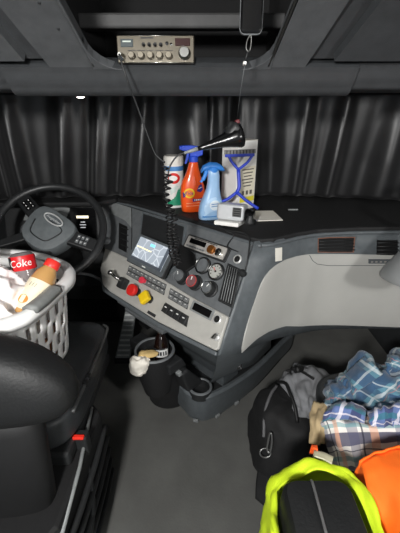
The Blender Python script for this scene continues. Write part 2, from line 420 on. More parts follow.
# driver side cheek: pale wedge beside the cluster and the narrow vent
prism('cluster_cheek', PP([(-0.165, 0.006), (0.0, 0.006), (0.07, 0.098), (0.0, 0.075), (-0.13, 0.065)]), 0.0, 0.004, midgrey, db, PM, bevel=0.001)
v = prism('air_vent', PP([(-0.035, 0.095), (0.035, 0.10), (0.115, 0.215), (0.05, 0.212)]), 0.0, 0.004, deep, db, PM, bevel=0.001)
for k in range(4):
    b0 = 0.112+k*0.026; a0 = -0.02+(b0-0.095)*0.72
    mk('slat', *xf(boxg(0.055, 0.004, 0.006, (a0+0.036, -b0, 0.006)), PM), black, v)
tube('panel_seam', [PM @ Vector((a, -b, 0.001)) for a, b in ((0.0, 0.004), (0.09, 0.125), (0.165, 0.238))], 0.002, deep, db)
# recessed cubby behind the navigation unit
cb = prism('cubby_frame', PP([(0.088, 0.006), (0.392, 0.008), (0.462, 0.165), (0.415, 0.24), (0.20, 0.235)]), 0.0, 0.003, slate, db, PM, bevel=0.001)
prism('cubby_recess', PP([(0.105, 0.016), (0.38, 0.018), (0.44, 0.16), (0.40, 0.225), (0.21, 0.222)]), 0.002, 0.0045, black, cb, PM)
# dark knob socket between navigation unit and gauges
prism('ram_shroud', PP([(0.405, 0.09), (0.50, 0.11), (0.53, 0.15), (0.50, 0.19), (0.44, 0.19)]), 0.0, 0.012, deep, db, PM, bevel=0.004)
# stereo
ra = prism('stereo', rrect(0.225, 0.062, 0.006, 3, 0.535, -0.071), 0.0, 0.006, black, db, PM, bevel=0.0015)
prism('stereo_face', rrect(0.200, 0.048, 0.004, 3, 0.535, -0.071), 0.005, 0.014, mat('stereo_silver', (196, 192, 186), 0.25, 0.35, var=0.05), ra, PM, bevel=0.002)
prism('stereo_display', rrect(0.085, 0.020, 0.002, 2, 0.495, -0.064), 0.012, 0.0148, gloss, ra, PM)
for k in range(7): mk('stereo_button', *xf(boxg(0.010, 0.006, 0.003, (0.452+k*0.014, -0.087, 0.0152)), PM), dkgrey, ra)
lathe('stereo_knob', [(0.017, 0.014), (0.017, 0.026), (0.014, 0.029)], mat('amber_chrome', (190, 120, 60), 0.25, 0.8, bump=0), ra, PM @ T(0.575, -0.073, 0), seg=20)
lathe('stereo_knob', [(0.015, 0.014), (0.015, 0.024), (0.012, 0.026)], chrome, ra, PM @ T(0.612, -0.074, 0), seg=20)
mk('disc_slot', *xf(boxg(0.12, 0.003, 0.002, (0.53, -0.0505, 0.0145)), PM), deep, ra)
# gauges
for k, (a, b, face) in enumerate(((0.560, 0.140, black), (0.629, 0.143, None))):
    g = lathe('gauge', [(0.034, 0.0), (0.034, 0.010), (0.030, 0.013), (0.027, 0.013), (0.027, 0.008)], black, db, PM @ T(a, -b, 0), seg=28)
    lathe('gauge_rim', [(0.0275, 0.0125), (0.030, 0.0145), (0.0325, 0.012)], dkchrome, g, PM @ T(a, -b, 0), seg=28, cap=False)
    lathe('gauge_face', [(0.0005, 0.0095), (0.027, 0.009)], dkgrey if face else mat('gauge_face_pale', (176, 176, 170), 0.4), g, PM @ T(a, -b, 0), seg=28, cap=False)
    if not face:
        for q in range(9):
            an = R(-130+q*32.5); mk('gauge_tick', *xf(boxg(0.0025, 0.007, 0.001, (0, 0.021, 0.0102)), PM @ T(a, -b, 0) @ Matrix.Rotation(-an, 4, 'Z')), print_k, g)
        mk('gauge_needle', *xf(boxg(0.002, 0.022, 0.001, (0, 0.007, 0.0112)), PM @ T(a, -b, 0) @ RZ(50)), red, g)
        lathe('gauge_hub', [(0.004, 0.009), (0.004, 0.012)], black, g, PM @ T(a, -b, 0), seg=12)
# climate knobs
for k, (a, b) in enumerate(((0.491, 0.213), (0.561, 0.212), (0.638, 0.211))):
    g = lathe('climate_knob', [(0.031, 0), (0.031, 0.006), (0.026, 0.008), (0.024, 0.030), (0.021, 0.033)], black, db, PM @ T(a, -b, 0), seg=24)
    lathe('knob_cap', [(0.0205, 0.032), (0.019, 0.0345), (0.0005, 0.035)], (dkgrey, mat('knob_cap_pink', (120, 84, 86), 0.4), dkgrey)[k], g, PM @ T(a, -b, 0), seg=24, cap=False)
    lathe('knob_ring', [(0.0205, 0.033), (0.0225, 0.0345), (0.0235, 0.031)], (dkgrey, mat('knob_ring_red', (190, 70, 70), 0.4), chrome)[k], g, PM @ T(a, -b, 0), seg=24, cap=False)
    mk('knob_pointer', *xf(boxg(0.003, 0.013, 0.001, (0, 0.010, 0.0355)), PM @ T(a, -b, 0) @ RZ(35-30*k)), print_w, g)
# right air vent
v = prism('air_vent', PP([(0.660, 0.098), (0.722, 0.102), (0.758, 0.240), (0.690, 0.238)]), 0.0, 0.007, black, db, PM, bevel=0.002)
prism('vent_mouth', PP([(0.667, 0.106), (0.716, 0.109), (0.750, 0.232), (0.696, 0.230)]), 0.006, 0.0075, deep, v, PM)
for k in range(5):
    f0 = (k+0.5)/5
    a1, b1, a2, b2 = 0.667+0.049*f0, 0.108, 0.696+0.054*f0, 0.229
    tube('slat', [PM @ Vector((a1, -b1, 0.009)), PM @ Vector((a2, -b2, 0.009))], 0.0014, midgrey, v, seg=6)
# power sockets
sock = mat('socket_silver', (200, 200, 198), 0.3, 0.3, var=0, bump=0)
for (a, b, h) in ((0.690, 0.072, 0.0), (0.724, 0.297, 0.010)):
    s = lathe('power_socket', [(0.017, h), (0.017, h+0.005), (0.014, h+0.007), (0.0125, h+0.007), (0.0125, h+0.001)], sock, db, PM @ T(a, -b, 0), seg=20)
    lathe('socket_cap', [(0.0125, h+0.004), (0.0005, h+0.0045)], deep, s, PM @ T(a, -b, 0), seg=20, cap=False)
# ignition switch with key
s = lathe('ignition_switch', [(0.013, 0.010), (0.013, 0.016), (0.010, 0.018), (0.0005, 0.018)], sock, db, PM @ T(0.752, -0.352, 0), seg=20, cap=False)
prism('key', rrect(0.020, 0.006, 0.002, 2), 0.017, 0.036, dkchrome, s, PM @ T(0.752, -0.352, 0) @ RZ(70))
mk('sticker', *xf(boxg(0.05, 0.012, 0.0006, (0.43, -0.398, 0.0104)), PM), print_k, db)
# small clock display
d = prism('clock_display', rrect(0.108, 0.040, 0.004, 3, 0.648, -0.293), 0.010, 0.0125, midgrey, db, PM, bevel=0.001)
prism('clock_glass', rrect(0.086, 0.027, 0.002, 2, 0.648, -0.293), 0.0122, 0.0135, gloss, d, PM)
# banks of rocker switches
def bank(a0, a1, b0, b1, cols, rows, skew=0.02, capm=None, h=0.008):
    """recessed bezel with cols x rows rocker caps"""
    bz = prism('switch_bezel', PP([(a0, b0), (a1, b0+0.004), (a1+skew*0.6, b1+0.004), (a0+skew*0.6, b1)]), 0.010, 0.0125, black, db, PM, bevel=0.001)
    for r in range(rows):
        for c in range(cols):
            ww = (a1-a0)/cols; hh = (b1-b0)/rows
            ca = a0+(c+0.5)*ww+skew*0.6*(r+0.5)/rows; cb_ = b0+(r+0.5)*hh+0.004*(c+0.5)/cols
            s = mk('switch', *xf(boxg(ww*0.88, hh*0.84, h, (ca, -cb_, 0.012+h/2)), PM), capm or dkgrey, bz, bevel=0.0015)
            mk('switch_mark', *xf(boxg(ww*0.32, hh*0.10, 0.0006, (ca, -cb_+hh*0.15, 0.0123+h)), PM), print_w, s)
    return bz
mg_sw = mat('switch_grey', (108, 110, 110), 0.5)
bank(0.182, 0.437, 0.262, 0.305, 9, 2, capm=mg_sw, h=0.004)
bank(0.464, 0.574, 0.272, 0.312, 4, 2, capm=mg_sw, h=0.004)
bank(0.472, 0.606, 0.331, 0.370, 4, 1, capm=black, h=0.012)
# pink hazard pull on the long bank
s = lathe('hazard_button', [(0.010, 0.010), (0.010, 0.026), (0.015, 0.030), (0.014, 0.037), (0.0005, 0.038)], pink, db, PM @ T(0.318, -0.294, 0), seg=14, cap=False)
# parking brake valves: red octagon and yellow diamond
def valve(a, b, n, r, m, rot, label):
    s = lathe('brake_valve_stem', [(0.017, 0.009), (0.015, 0.016), (0.008, 0.018), (0.008, 0.04)], black, db, PM @ T(a, -b, 0), seg=16)
    ol = [(r*math.cos(2*PI*i/n+R(rot)), r*math.sin(2*PI*i/n+R(rot))) for i in range(n)]
    k = prism('brake_valve_knob', ol, 0.034, 0.058, m, s, PM @ T(a, -b, 0), bevel=0.006); k['label'] = label
    return k
valve(0.306, 0.348, 8, 0.027, red, 22.5, 'red octagonal air brake knob')
valve(0.390, 0.350, 4, 0.032, yellow, 12, 'yellow square parking brake knob')
# trailer brake lever
s = prism('trailer_brake_lever', rrect(0.036, 0.048, 0.006, 3, 0.212, -0.345), 0.009, 0.040, black, db, PM, bevel=0.004)
tube('lever_arm', [PM @ Vector(p) for p in ((0.207, -0.340, 0.036), (0.190, -0.334, 0.055), (0.165, -0.326, 0.066))], [0.006, 0.006, 0.008], chrome, s)
blob('lever_knob', PM @ Vector((0.158, -0.324, 0.069)), (0.013, 0.013, 0.010), chrome, s, amp=0, nu=14, nv=10)

# ---- passenger side skin: ruled between a top and a bottom curve
TP = [(.193, 1.134, .93), (.27, 1.15, .93), (.36, 1.21, .93), (.45, 1.25, .93), (.62, 1.275, .93), (1.12, 1.29, .93)]
BP = [(.06, .92, .60), (.13, .975, .56), (.26, 1.10, .52), (.40, 1.2, .48), (.6, 1.27, .46), (1.12, 1.29, .45)]
def cr1(P, s):
    n = len(P); P = [Vector(p) for p in P]; i = int(min(max(math.floor(s), 0), n-2)); f = s-i
    g = lambda k: P[k] if 0 <= k < n else (2*P[0]-P[1] if k < 0 else 2*P[-1]-P[-2])
    a, b, c, d = g(i-1), g(i), g(i+1), g(i+2)
    return .5*((2*b)+(c-a)*f+(2*a-5*b+4*c-d)*f*f+(3*b-a-3*c+d)*f**3)
def PS(s, t, lift=0.0):
    p = cr1(TP, s)*(1-t)+cr1(BP, s)*t
    if lift:
        e = 0.01
        ds = (cr1(TP, s+e)*(1-t)+cr1(BP, s+e)*t)-(cr1(TP, s-e)*(1-t)+cr1(BP, s-e)*t); dt = cr1(BP, s)-cr1(TP, s)
        n = dt.cross(ds).normalized()
        if n.y > 0: n = -n
        p = p+n*lift
    return p
def skin(name, m, s0, s1, t0, t1, ns=40, nt=6, parent=None, lift=0.0, thick=0.012):
    V, F = [], []
    for i in range(ns+1):
        for j in range(nt+1): V.append(PS(s0+(s1-s0)*i/ns, t0+(t1-t0)*j/nt, lift))
    for i in range(ns):
        for j in range(nt): F.append((i*(nt+1)+j, (i+1)*(nt+1)+j, (i+1)*(nt+1)+j+1, i*(nt+1)+j+1))
    back = [V[k] for k in range(len(V))]
    o = mk(name, V, F, m, parent or db, smooth=True)
    md = o.modifiers.new('solidify', 'SOLIDIFY'); md.thickness = thick; md.offset = 0
    return o
def patch(name, m, outline, lift, parent=None, depth=0.008, inner=6, smooth=True):
    """raised plate on the passenger skin: outline in (s, t); shrunken rings toward the centre keep it curved"""
    ol = [Vector((a, b)) for a, b in outline]; c = sum(ol, Vector((0, 0)))/len(ol)
    V, F = [], []; n = len(ol)
    rings = [(1.0, -0.002), (1.0, lift*0.7), (0.985, lift)]+[(0.985*(1-(k+1)/inner), lift) for k in range(inner-1)]
    for k, l in rings:
        for p in ol:
            q = c+(p-c)*k; V.append(PS(q.x, q.y, l if l else 1e-5))
    V.append(PS(c.x, c.y, lift))
    for r in range(len(rings)-1):
        for i in range(n):
            j = (i+1) % n; F.append((r*n+i, r*n+j, (r+1)*n+j, (r+1)*n+i))
    L0 = (len(rings)-1)*n
    for i in range(n): F.append((L0+i, L0+(i+1) % n, len(V)-1))
    return mk(name, V, F, m, parent or db, smooth=smooth, autosmooth=50)
skin('passenger_fascia', slate, 0, 5, 0.0, 1.0)
# light panel split by rows of s so that it follows the curve
low = [(1.155, 1.0), (1.34, 0.965), (1.56, 0.925), (2.0, 0.895), (2.628, 0.885), (3.2, 0.92), (4.075, 0.955), (4.62, 0.985), (5.0, 0.985)]
upp = [(1.0, 0.80), (0.965, 0.70), (0.955, 0.55), (0.96, 0.40), (1.03, 0.325), (1.168, 0.273), (1.42, 0.235), (1.781, 0.215), (2.3, 0.205), (2.928, 0.203), (3.983, 0.225), (4.45, 0.24), (5.0, 0.25)]
def interp(L, s):
    for (a, b), (c, d) in zip(L[:-1], L[1:]):
        if a <= s <= c: return b+(d-b)*(s-a)/(c-a) if c > a else b
    return L[0][1] if s < L[0][0] else L[-1][1]
def light_panel():
    up2 = [(s, t) for s, t in upp if s >= 0.955]
    ss = [0.957, 0.965, 0.98, 1.0, 1.03, 1.08, 1.155, 1.25, 1.4]+[1.4+3.6*k/40 for k in range(1, 41)]
    ul = [(0.955, 0.55), (0.96, 0.42), (0.985, 0.365), (1.03, 0.325), (1.168, 0.273), (1.42, 0.235), (1.781, 0.215), (2.3, 0.205), (2.928, 0.203), (3.983, 0.225), (4.45, 0.24), (5.0, 0.25)]
    ll = [(0.955, 0.60), (0.965, 0.70), (1.0, 0.82), (1.06, 0.93), (1.155, 1.0)]+low[1:]
    V, F = [], []; nt = 14
    for s in ss:
        a, b = interp(ul, s), interp(ll, s)
        V.append(PS(s, a, -0.002))
        for j in range(nt+1):
            lf = 0.009 if 0 < j < nt else 0.0075
            V.append(PS(s, a+(b-a)*j/nt, lf))
        V.append(PS(s, b, -0.002))
    w_ = nt+3
    for i in range(len(ss)-1):
        for j in range(w_-1): F.append((i*w_+j, (i+1)*w_+j, (i+1)*w_+j+1, i*w_+j+1))
    F.append(tuple(range(w_)))
    return mk('passenger_panel', V, F, ltpanel, db, smooth=True, autosmooth=50)
lp = light_panel()
# glove lid seam
tube('panel_groove', [PS(s, t, 0.0095) for s, t in ((2.90, 0.21), (3.05, 0.265), (3.25, 0.300), (3.6, 0.322), (4.0, 0.33), (4.5, 0.335), (5.0, 0.338))], 0.0012, slate, lp, seg=6)
# right of the lid the fascia is dark down to the switch row
v = patch('air_vent', slate, [(3.02, 0.05), (3.5, 0.05), (4.02, 0.055), (4.05, 0.222), (3.6, 0.215), (3.13, 0.205)], 0.006)
patch('vent_rim', mat('vent_rim_brown', (120, 84, 70), 0.5), [(3.07, 0.062), (3.5, 0.062), (3.99, 0.068), (4.02, 0.212), (3.6, 0.205), (3.18, 0.195)], 0.0072, v)
patch('vent_mouth', deep, [(3.10, 0.07), (3.5, 0.07), (3.975, 0.076), (4.0, 0.204), (3.6, 0.197), (3.20, 0.187)], 0.0085, v)
for k in range(4):
    t0 = 0.090+k*0.029
    tube('slat', [PS(3.14+k*0.018+s*0.82, t0+0.006*s, 0.0105) for s in (0, 0.25, 0.5, 0.75, 1)], 0.0022, black, v, seg=6)
v = patch('air_vent', slate, [(4.20, 0.09), (4.40, 0.092), (4.44, 0.262), (4.235, 0.26)], 0.006)
patch('vent_mouth', deep, [(4.215, 0.10), (4.39, 0.102), (4.425, 0.253), (4.25, 0.25)], 0.0075, v)
for k in range(4):
    t0 = 0.122+k*0.033
    tube('slat', [PS(4.225+k*0.008, t0, 0.0095), PS(4.40+k*0.008, t0+0.002, 0.0095)], 0.0022, black, v, seg=6)
v = patch('switch_strip', slate, [(4.18, 0.272), (4.44, 0.275), (4.445, 0.315), (4.19, 0.312)], 0.0125)
for k in range(6):
    p = PS(4.215+k*0.038, 0.294, 0.014); mk('strip_mark', *boxg(0.008, 0.002, 0.006, p), mat('grey_print', (150, 146, 140), 0.6, var=0), v)
patch('sticker', paper, [(1.09, 0.075), (1.40, 0.082), (1.60, 0.21), (1.31, 0.202)], 0.0085).__setitem__('label', 'small white sticker')
# groove along the fascia under the dash lip
tube('fascia_groove', [PS(s, 0.035, 0.0065) for s in [1.6+3.4*k/24 for k in range(25)]], 0.002, deep, db, seg=6)
# footwell roof and kick panel under the passenger panel
und = []
for k in range(21):
    s = 1.2+3.8*k/20; p = PS(s, 1.0); und.append(p)
V = []; F = []
for p in und:
    V += [Vector((p.x, p.y, p.z+0.012)), Vector((p.x+0.02, min(1.9, p.y+0.10), p.z-0.005)), Vector((p.x+0.06, 1.98, 0.30))]
for i in range(20):
    for j in range(2): F.append((i*3+j, i*3+j+1, (i+1)*3+j+1, (i+1)*3+j))
mk('footwell_panel', V, F, black, db, smooth=False, solid=0.006)

# ---- instrument cluster in front of the driver
cl = prism('instrument_cluster', rrect(0.60, 0.26, 0.03, 4), -0.03, 0.0, black, db, frame((-0.72, 1.70, 0.80), (1, 0, 0), (0, 0.25, 0.97)), bevel=0.006)
CM = frame((-0.72, 1.70, 0.80), (1, 0, 0), (0, 0.25, 0.97))
prism('cluster_trim', [(-0.20, 0.03), (0.02, 0.03), (0.05, 0.09), (0.00, 0.115), (-0.16, 0.115)], 0.0, 0.006, midgrey, cl, CM, bevel=0.003)
prism('driver_display', rrect(0.135, 0.20, 0.008, 3, 0.115, -0.005), 0.0, 0.010, gloss, cl, CM, bevel=0.002)
scr = mat('display_glow', (250, 238, 205), 0.4, var=0, bump=0, emit=0.4)
mk('display_bar', *xf(boxg(0.062, 0.013, 0.001, (0.112, 0.048, 0.0108)), CM), scr, cl)
for k, (wd, dy) in enumerate(((0.022, 0.022), (0.032, 0.008), (0.026, -0.006))):
    mk('display_line', *xf(boxg(wd, 0.005, 0.001, (0.112, dy, 0.0108)), CM), mat('display_text', (200, 200, 205), 0.4, var=0, bump=0, emit=0.2), cl)
for (x, y) in ((-0.17, -0.03), (-0.05, -0.04), (0.245, 0.0)):
    g = lathe('cluster_gauge', [(0.05, 0.0), (0.05, 0.008), (0.046, 0.010), (0.044, 0.006)], dkgrey, cl, CM @ T(x, y, 0), seg=24)
prism('cluster_hood', [(-1.08, 1.60), (-0.50, 1.62), (-0.42, 1.69), (-0.42, 1.76), (-1.08, 1.76)], 0.925, 0.948, padblack, db, bevel=0.008)
# knee panel under the cluster
mk('knee_panel', *loftg([[Vector((-1.12, y, z)), Vector((-0.47, y, z)), Vector((-0.44, y+0.04, z)), Vector((-1.12, y+0.04, z))] for y, z in ((1.66, 0.70), (1.58, 0.62), (1.60, 0.50), (1.70, 0.36))]), black, db, bevel=0.01)
tube('knee_trim', crv([(-1.0, 1.53, 0.615), (-0.62, 1.53, 0.61), (-0.50, 1.49, 0.60), (-0.44, 1.40, 0.605)], 6), 0.008, dkgrey, db)

# ---- lower centre console
ca = Vector((E1.x, E1.y, 0)); nh = Vector((-0.6889, -0.7249, 0))
def LC(a, off, z):   # a along the panel, off toward the driver from the bottom edge line, z height
    q = A0+E1*a+E2*0.405; return Vector((q.x, q.y, 0))+nh*off+Vector((0, 0, z))
secs = []
for off, z, a1 in ((-0.005, 0.605, 0.74), (-0.04, 0.55, 0.73), (-0.12, 0.42, 0.69), (-0.21, 0.30, 0.64), (-0.26, 0.20, 0.60), (-0.28, 0.06, 0.58)):
    secs.append([LC(0.16, off, z), LC(a1, off, z), LC(a1, off-0.12, z), LC(0.16, off-0.12, z)])
mk('console_body', *loftg(secs), slate, db, bevel=0.004)
# right flank from the fascia corner down to the base
secs = []
for k in range(9):
    f = k/8
    p = PS(1.35*f, 1.0); q = Vector((0.03+0.25*f, 1.25+0.15*f, 0.14))
    m1 = p.lerp(q, 0.33)+Vector((0.01, -0.01, 0)); m2 = p.lerp(q, 0.7)+Vector((0.012, -0.012, 0))
    secs.append([p, m1, m2, q, q+Vector((0.12, 0.14, 0)), p+Vector((0.12, 0.14, 0))])
mk('console_flank', *loftg(secs), slate, db, smooth=True, autosmooth=30)
# two folded ledges below the switch panel (left)
for a0, a1, off, z in ((0.18, 0.46, 0.004, 0.575), (0.21, 0.47, -0.012, 0.535)):
    mk('console_ledge', *loftg([[LC(a, off-0.05, z+0.02), LC(a, off, z), LC(a, off-0.002, z-0.016), LC(a, off-0.05, z-0.02)] for a in (a0, a1)]), dkgrey, db, bevel=0.003)
mk('ledge_slot', *loftg([[LC(a, -0.045, 0.47), LC(a, -0.055, 0.445), LC(a, -0.09, 0.445), LC(a, -0.09, 0.47)] for a in (0.26, 0.31)]), deep, db)
# deep bottle bin (round mouth) hung on the console face
BX, BY, BZ = -0.195, 1.172, 0.42
bn = lathe('bottle_bin', [(0.058, 0.20), (0.078, 0.29), (0.086, BZ-0.012), (0.086, BZ), (0.076, BZ), (0.072, BZ-0.02), (0.055, 0.225), (0.0005, 0.22)], softblack, db, T(BX, BY, 0), seg=32, cap=False)
mk('bin_bracket', *loftg([[LC(a, -0.075, z), LC(a, 0.0, z), LC(a, 0.0, z-0.05), LC(a, -0.10, z-0.05)] for a, z in ((0.24, 0.39), (0.52, 0.39))]), black, bn, bevel=0.006)
lathe('bin_rim', [(0.075, BZ-0.001), (0.078, BZ+0.005), (0.084, BZ+0.005), (0.088, BZ-0.002)], dkgrey, bn, T(BX, BY, 0), seg=32, cap=False)
secs = []
for z, cx, cy, r in ((0.36, -0.193, 1.178, 0.080), (0.28, -0.190, 1.205, 0.085), (0.18, -0.180, 1.265, 0.095), (0.08, -0.165, 1.33, 0.105), (0.0, -0.16, 1.345, 0.108)):
    secs.append([Vector((cx+r*math.cos(2*PI*i/28), cy+r*math.sin(2*PI*i/28), z)) for i in range(28)])
mk('bin_skirt', *loftg(secs), softblack, bn, smooth=True, autosmooth=40)
# second pocket to the right of the bin
mk('side_pocket', *loftg([[LC(a, -0.10, 0.32), LC(a, -0.06, 0.31), LC(a, -0.10, 0.18), LC(a, -0.2, 0.18)] for a in (0.45, 0.53)]), black, db, bevel=0.01)
mk('pocket_clip', *loftg([[LC(a, -0.065, 0.33), LC(a, -0.045, 0.325), LC(a, -0.049, 0.305), LC(a, -0.065, 0.305)] for a in (0.50, 0.525)]), midgrey, db, bevel=0.003)
# base tray on the floor
OUT = [(-0.345, 1.485), (-0.213, 1.362), (-0.105, 1.242), (-0.055, 1.178), (0.0, 1.155), (0.055, 1.165), (0.149, 1.230), (0.305, 1.376), (0.473, 1.582), (0.56, 1.69), (0.60, 1.80)]
oc_ = crv([(x, y, 0) for x, y in OUT], 4)
def hgt(i): 
    f = i/(len(oc_)-1); return 0.17 if f < 0.55 else 0.17-0.045*(f-0.55)/0.45
secs = []
for i, p in enumerate(oc_):
    t = oc_[min(i+1, len(oc_)-1)]-oc_[max(i-1, 0)]; t.normalize(); inn = Vector((-t.y, t.x, 0)); h = hgt(i)
    secs.append([p+inn*0.012, p+Vector((0, 0, 0.03)), p-inn*0.006+Vector((0, 0, h-0.01)), p+inn*0.004+Vector((0, 0, h)), p+inn*0.018+Vector((0, 0, h-0.002)), p+inn*0.022+Vector((0, 0, h-0.05)), p+inn*0.03])
mk('base_wall', *loftg(secs), slate, db, smooth=True, autosmooth=35)
prism('base_tray', [(p.x+0.012*1, p.y+0.02) for p in oc_[6:30]]+[(0.30, 1.55), (0.1, 1.6), (-0.15, 1.55)], 0.10, 0.145, black, db, bevel=0.0)
prism('base_plinth', [(p.x+0.016, p.y+0.03) for p in oc_]+[(-0.2, 1.8)], 0.0, 0.05, deep, db)
# bolt pockets along the wall
for (x, y) in ((0.085, 1.183), (0.185, 1.262), (-0.02, 1.155)):
    mk('bolt_pocket', *xf(boxg(0.026, 0.012, 0.016, (0, 0, 0)), T(x, y-0.002, 0.016) @ RZ(40 if x > 0.0 else -10)), midgrey, db, bevel=0.003)
lathe('flank_bolt', [(0.013, 0), (0.013, 0.004), (0.006, 0.006), (0.006, 0.012), (0.0005, 0.013)], black, db, frame((0.155, 1.045, 0.44), (0.7, 0.7, 0), (0.3, -0.3, 0.9)), seg=14, cap=False)
# cup holder in the tray
ch = lathe('cup_holder', [(0.055, 0.145), (0.055, 0.185), (0.050, 0.188), (0.044, 0.186), (0.042, 0.12), (0.0005, 0.118)], black, db, T(0.002, 1.198, 0), seg=32, cap=False)
lathe('holder_rim', [(0.043, 0.186), (0.047, 0.191), (0.053, 0.190), (0.056, 0.184)], dkgrey, ch, T(0.002, 1.198, 0), seg=32, cap=False)
mk('tray_divider', *loftg([[Vector((x, y, 0.145)), Vector((x+0.012, y+0.008, 0.145)), Vector((x+0.012, y+0.008, 0.30)), Vector((x, y, 0.29))] for x, y in ((-0.075, 1.215), (-0.125, 1.30))]), black, db, bevel=0.003)

# accelerator pedal
ap = thing('accelerator_pedal', 'ribbed grey accelerator pedal on the floor beside the console', 'pedal', (-0.44, 1.62, 0.0))
hg0 = mat('pedal_rubber', (190, 192, 190), 0.5)
ped = frame((-0.452, 1.585, 0.03), (1, 0.0, 0), (0.17, 0.36, 0.90))
prism('pedal_plate', [(-0.045, 0), (0.045, 0), (0.032, 0.28), (-0.03, 0.28)], 0.0, 0.014, midgrey, ap, ped, bevel=0.004)
for k in range(9):
    mk('rib', *xf(boxg(0.070-0.002*k, 0.012, 0.006, (0.0, 0.02+k*0.03, 0.016)), ped), hg0, ap, bevel=0.002)
mk('pedal_hinge', *boxg(0.10, 0.07, 0.03, (-0.452, 1.60, 0.015)), black, ap, bevel=0.004)

# ================================================================== steering wheel
WC = Vector((-0.645, 1.385, 0.885)); wn = Vector((0.10, -math.cos(R(48)), math.sin(R(48)))).normalized()
ex = Vector((1, 0, 0)); ex = (ex-wn*ex.dot(wn)).normalized(); ey = wn.cross(ex)
SW = frame(WC, ex, ey, wn) @ RZ(-33)
sw = thing('steering_wheel', 'black four-spoke truck steering wheel with oval badge on its hub', 'steering wheel', tuple(WC))
tube('rim', [SW @ Vector((0.225*math.cos(2*PI*i/72), 0.225*math.sin(2*PI*i/72), 0)) for i in range(72)], 0.0165, mat('wheel_rim', (40, 41, 42), 0.4, bump=0.2), sw, seg=14, closed=True)
hubm = mat('wheel_hub', (96, 101, 103), 0.5)
def dome(ol, z0, z1, infl=0.01):
    secs = [[Vector((x*k, y*k, z)) for x, y in ol] for k, z in ((0.96, z0), (1.0, z0+0.01), (1.0, z1-0.012), (0.96, z1-0.003), (0.85, z1), (0.5, z1+infl*0.8), (0.05, z1+infl))]
    return loftg(secs)
hub_ol = crv([(-0.085, 0.075, 0), (0, 0.085, 0), (0.085, 0.075, 0), (0.105, 0.02, 0), (0.085, -0.06, 0), (0.04, -0.095, 0), (-0.04, -0.095, 0), (-0.085, -0.06, 0), (-0.105, 0.02, 0)], 5, True)
hb = mk('hub', *xf(dome([(p.x, p.y) for p in hub_ol], -0.05, 0.025), SW), hubm, sw, smooth=True, autosmooth=40)
pad_ol = crv([(-0.062, 0.02, 0), (0, 0.028, 0), (0.062, 0.02, 0), (0.052, -0.035, 0), (0.03, -0.058, 0), (-0.03, -0.058, 0), (-0.052, -0.035, 0)], 5, True)
tube('hub_groove', [SW @ Vector((p.x, p.y, 0.0345-0.3*(p.x**2+p.y**2)*1.2)) for p in pad_ol[4:-1]], 0.0025, black, hb, seg=6)
badge_m = mat('badge_silver', (205, 206, 205), 0.3, 0.3, var=0, bump=0)
E_ = [SW @ Vector((0.046*math.cos(2*PI*i/32), 0.040+0.019*math.sin(2*PI*i/32), 0.0365)) for i in range(32)]
em = tube('badge', E_, 0.0032, badge_m, sw, seg=6, closed=True)
prism('badge_plate', oval(0.045, 0.018, 28, 0, 0.040), 0.024, 0.0355, slate, em, SW)
mk('badge_lettering', *xf(textg('Freightliner', 0.0155, shear=0.2), SW @ T(0, 0.040, 0.0362)), badge_m, em)
spm = mat('spoke_black', (30, 31, 32), 0.45)
for (a, r0, r1, w0, w1) in ((165, 0.09, 0.222, 0.035, 0.045), (15, 0.09, 0.222, 0.035, 0.045), (235, 0.085, 0.222, 0.022, 0.024), (305, 0.085, 0.222, 0.022, 0.024)):
    SM = SW @ RZ(a)
    s = mk('spoke', *loftg([[SM @ Vector((r, -wd, -0.012+dz)), SM @ Vector((r, wd, -0.012+dz)), SM @ Vector((r, wd*0.9, 0.010+dz)), SM @ Vector((r, -wd*0.9, 0.010+dz))] for r, wd, dz in ((r0, w0, 0.004), ((r0+r1)/2, w0*0.95, 0.0), (r1, w1*0.7, -0.004))]), spm, sw, bevel=0.004)
    if a in (165, 15):
        for q in range(6):
            mk('wheel_button', *xf(boxg(0.014, 0.017, 0.006, (0.135+0.018*(q % 3), -0.011+0.022*(q//3), 0.014)), SM), gloss if a == 165 else dkgrey, s, bevel=0.002)
            mk('button_mark', *xf(boxg(0.006, 0.003, 0.0006, (0.135+0.018*(q % 3), -0.011+0.022*(q//3), 0.0173)), SM), print_w, s)
col_path = [WC-wn*0.03, WC-wn*0.16, WC-wn*0.34]
tube('column_shroud', col_path, [0.055, 0.065, 0.075], black, sw, seg=16)
st = tube('stalk', [WC-wn*0.07+ex*0.05, WC-wn*0.08+ex*0.14, WC-wn*0.075+ex*0.21], [0.008, 0.010, 0.014], black, sw)
blob('stalk_end', WC-wn*0.074+ex*0.225, (0.022, 0.018, 0.016), dkgrey, st, amp=0, nu=14, nv=10)

# ================================================================== driver seat
ds = thing('driver_seat', 'black leather driver seat with piped cushion and red belt buckle', 'seat', (-0.66, 0.85, 0.0))
def pad(name, rx, ry, rz, c, m, parent, sq=5, M=None, amp=0.02, seed=1): return blob(name, c, (rx, ry, rz), m, parent, amp=amp, fs=5, seed=seed, sq=sq, M=M, nu=48, nv=26)
cu = pad('seat_cushion', 0.29, 0.27, 0.065, (-0.655, 0.915, 0.515), leather2, ds, sq=6)
tube('piping', crv([(-0.40, 1.175, 0.545), (-0.372, 1.13, 0.555), (-0.366, 1.0, 0.56), (-0.367, 0.86, 0.56), (-0.372, 0.72, 0.555)], 8), 0.006, mat('pale_piping', (74, 75, 75), 0.35), cu)
for y in (0.83, 0.86):
    mk('piping_clip', *boxg(0.016, 0.018, 0.018, (-0.366, y, 0.56)), black, cu, bevel=0.003)
BM = T(-0.645, 0.555, 0.0) @ RX(-4)
bs = []
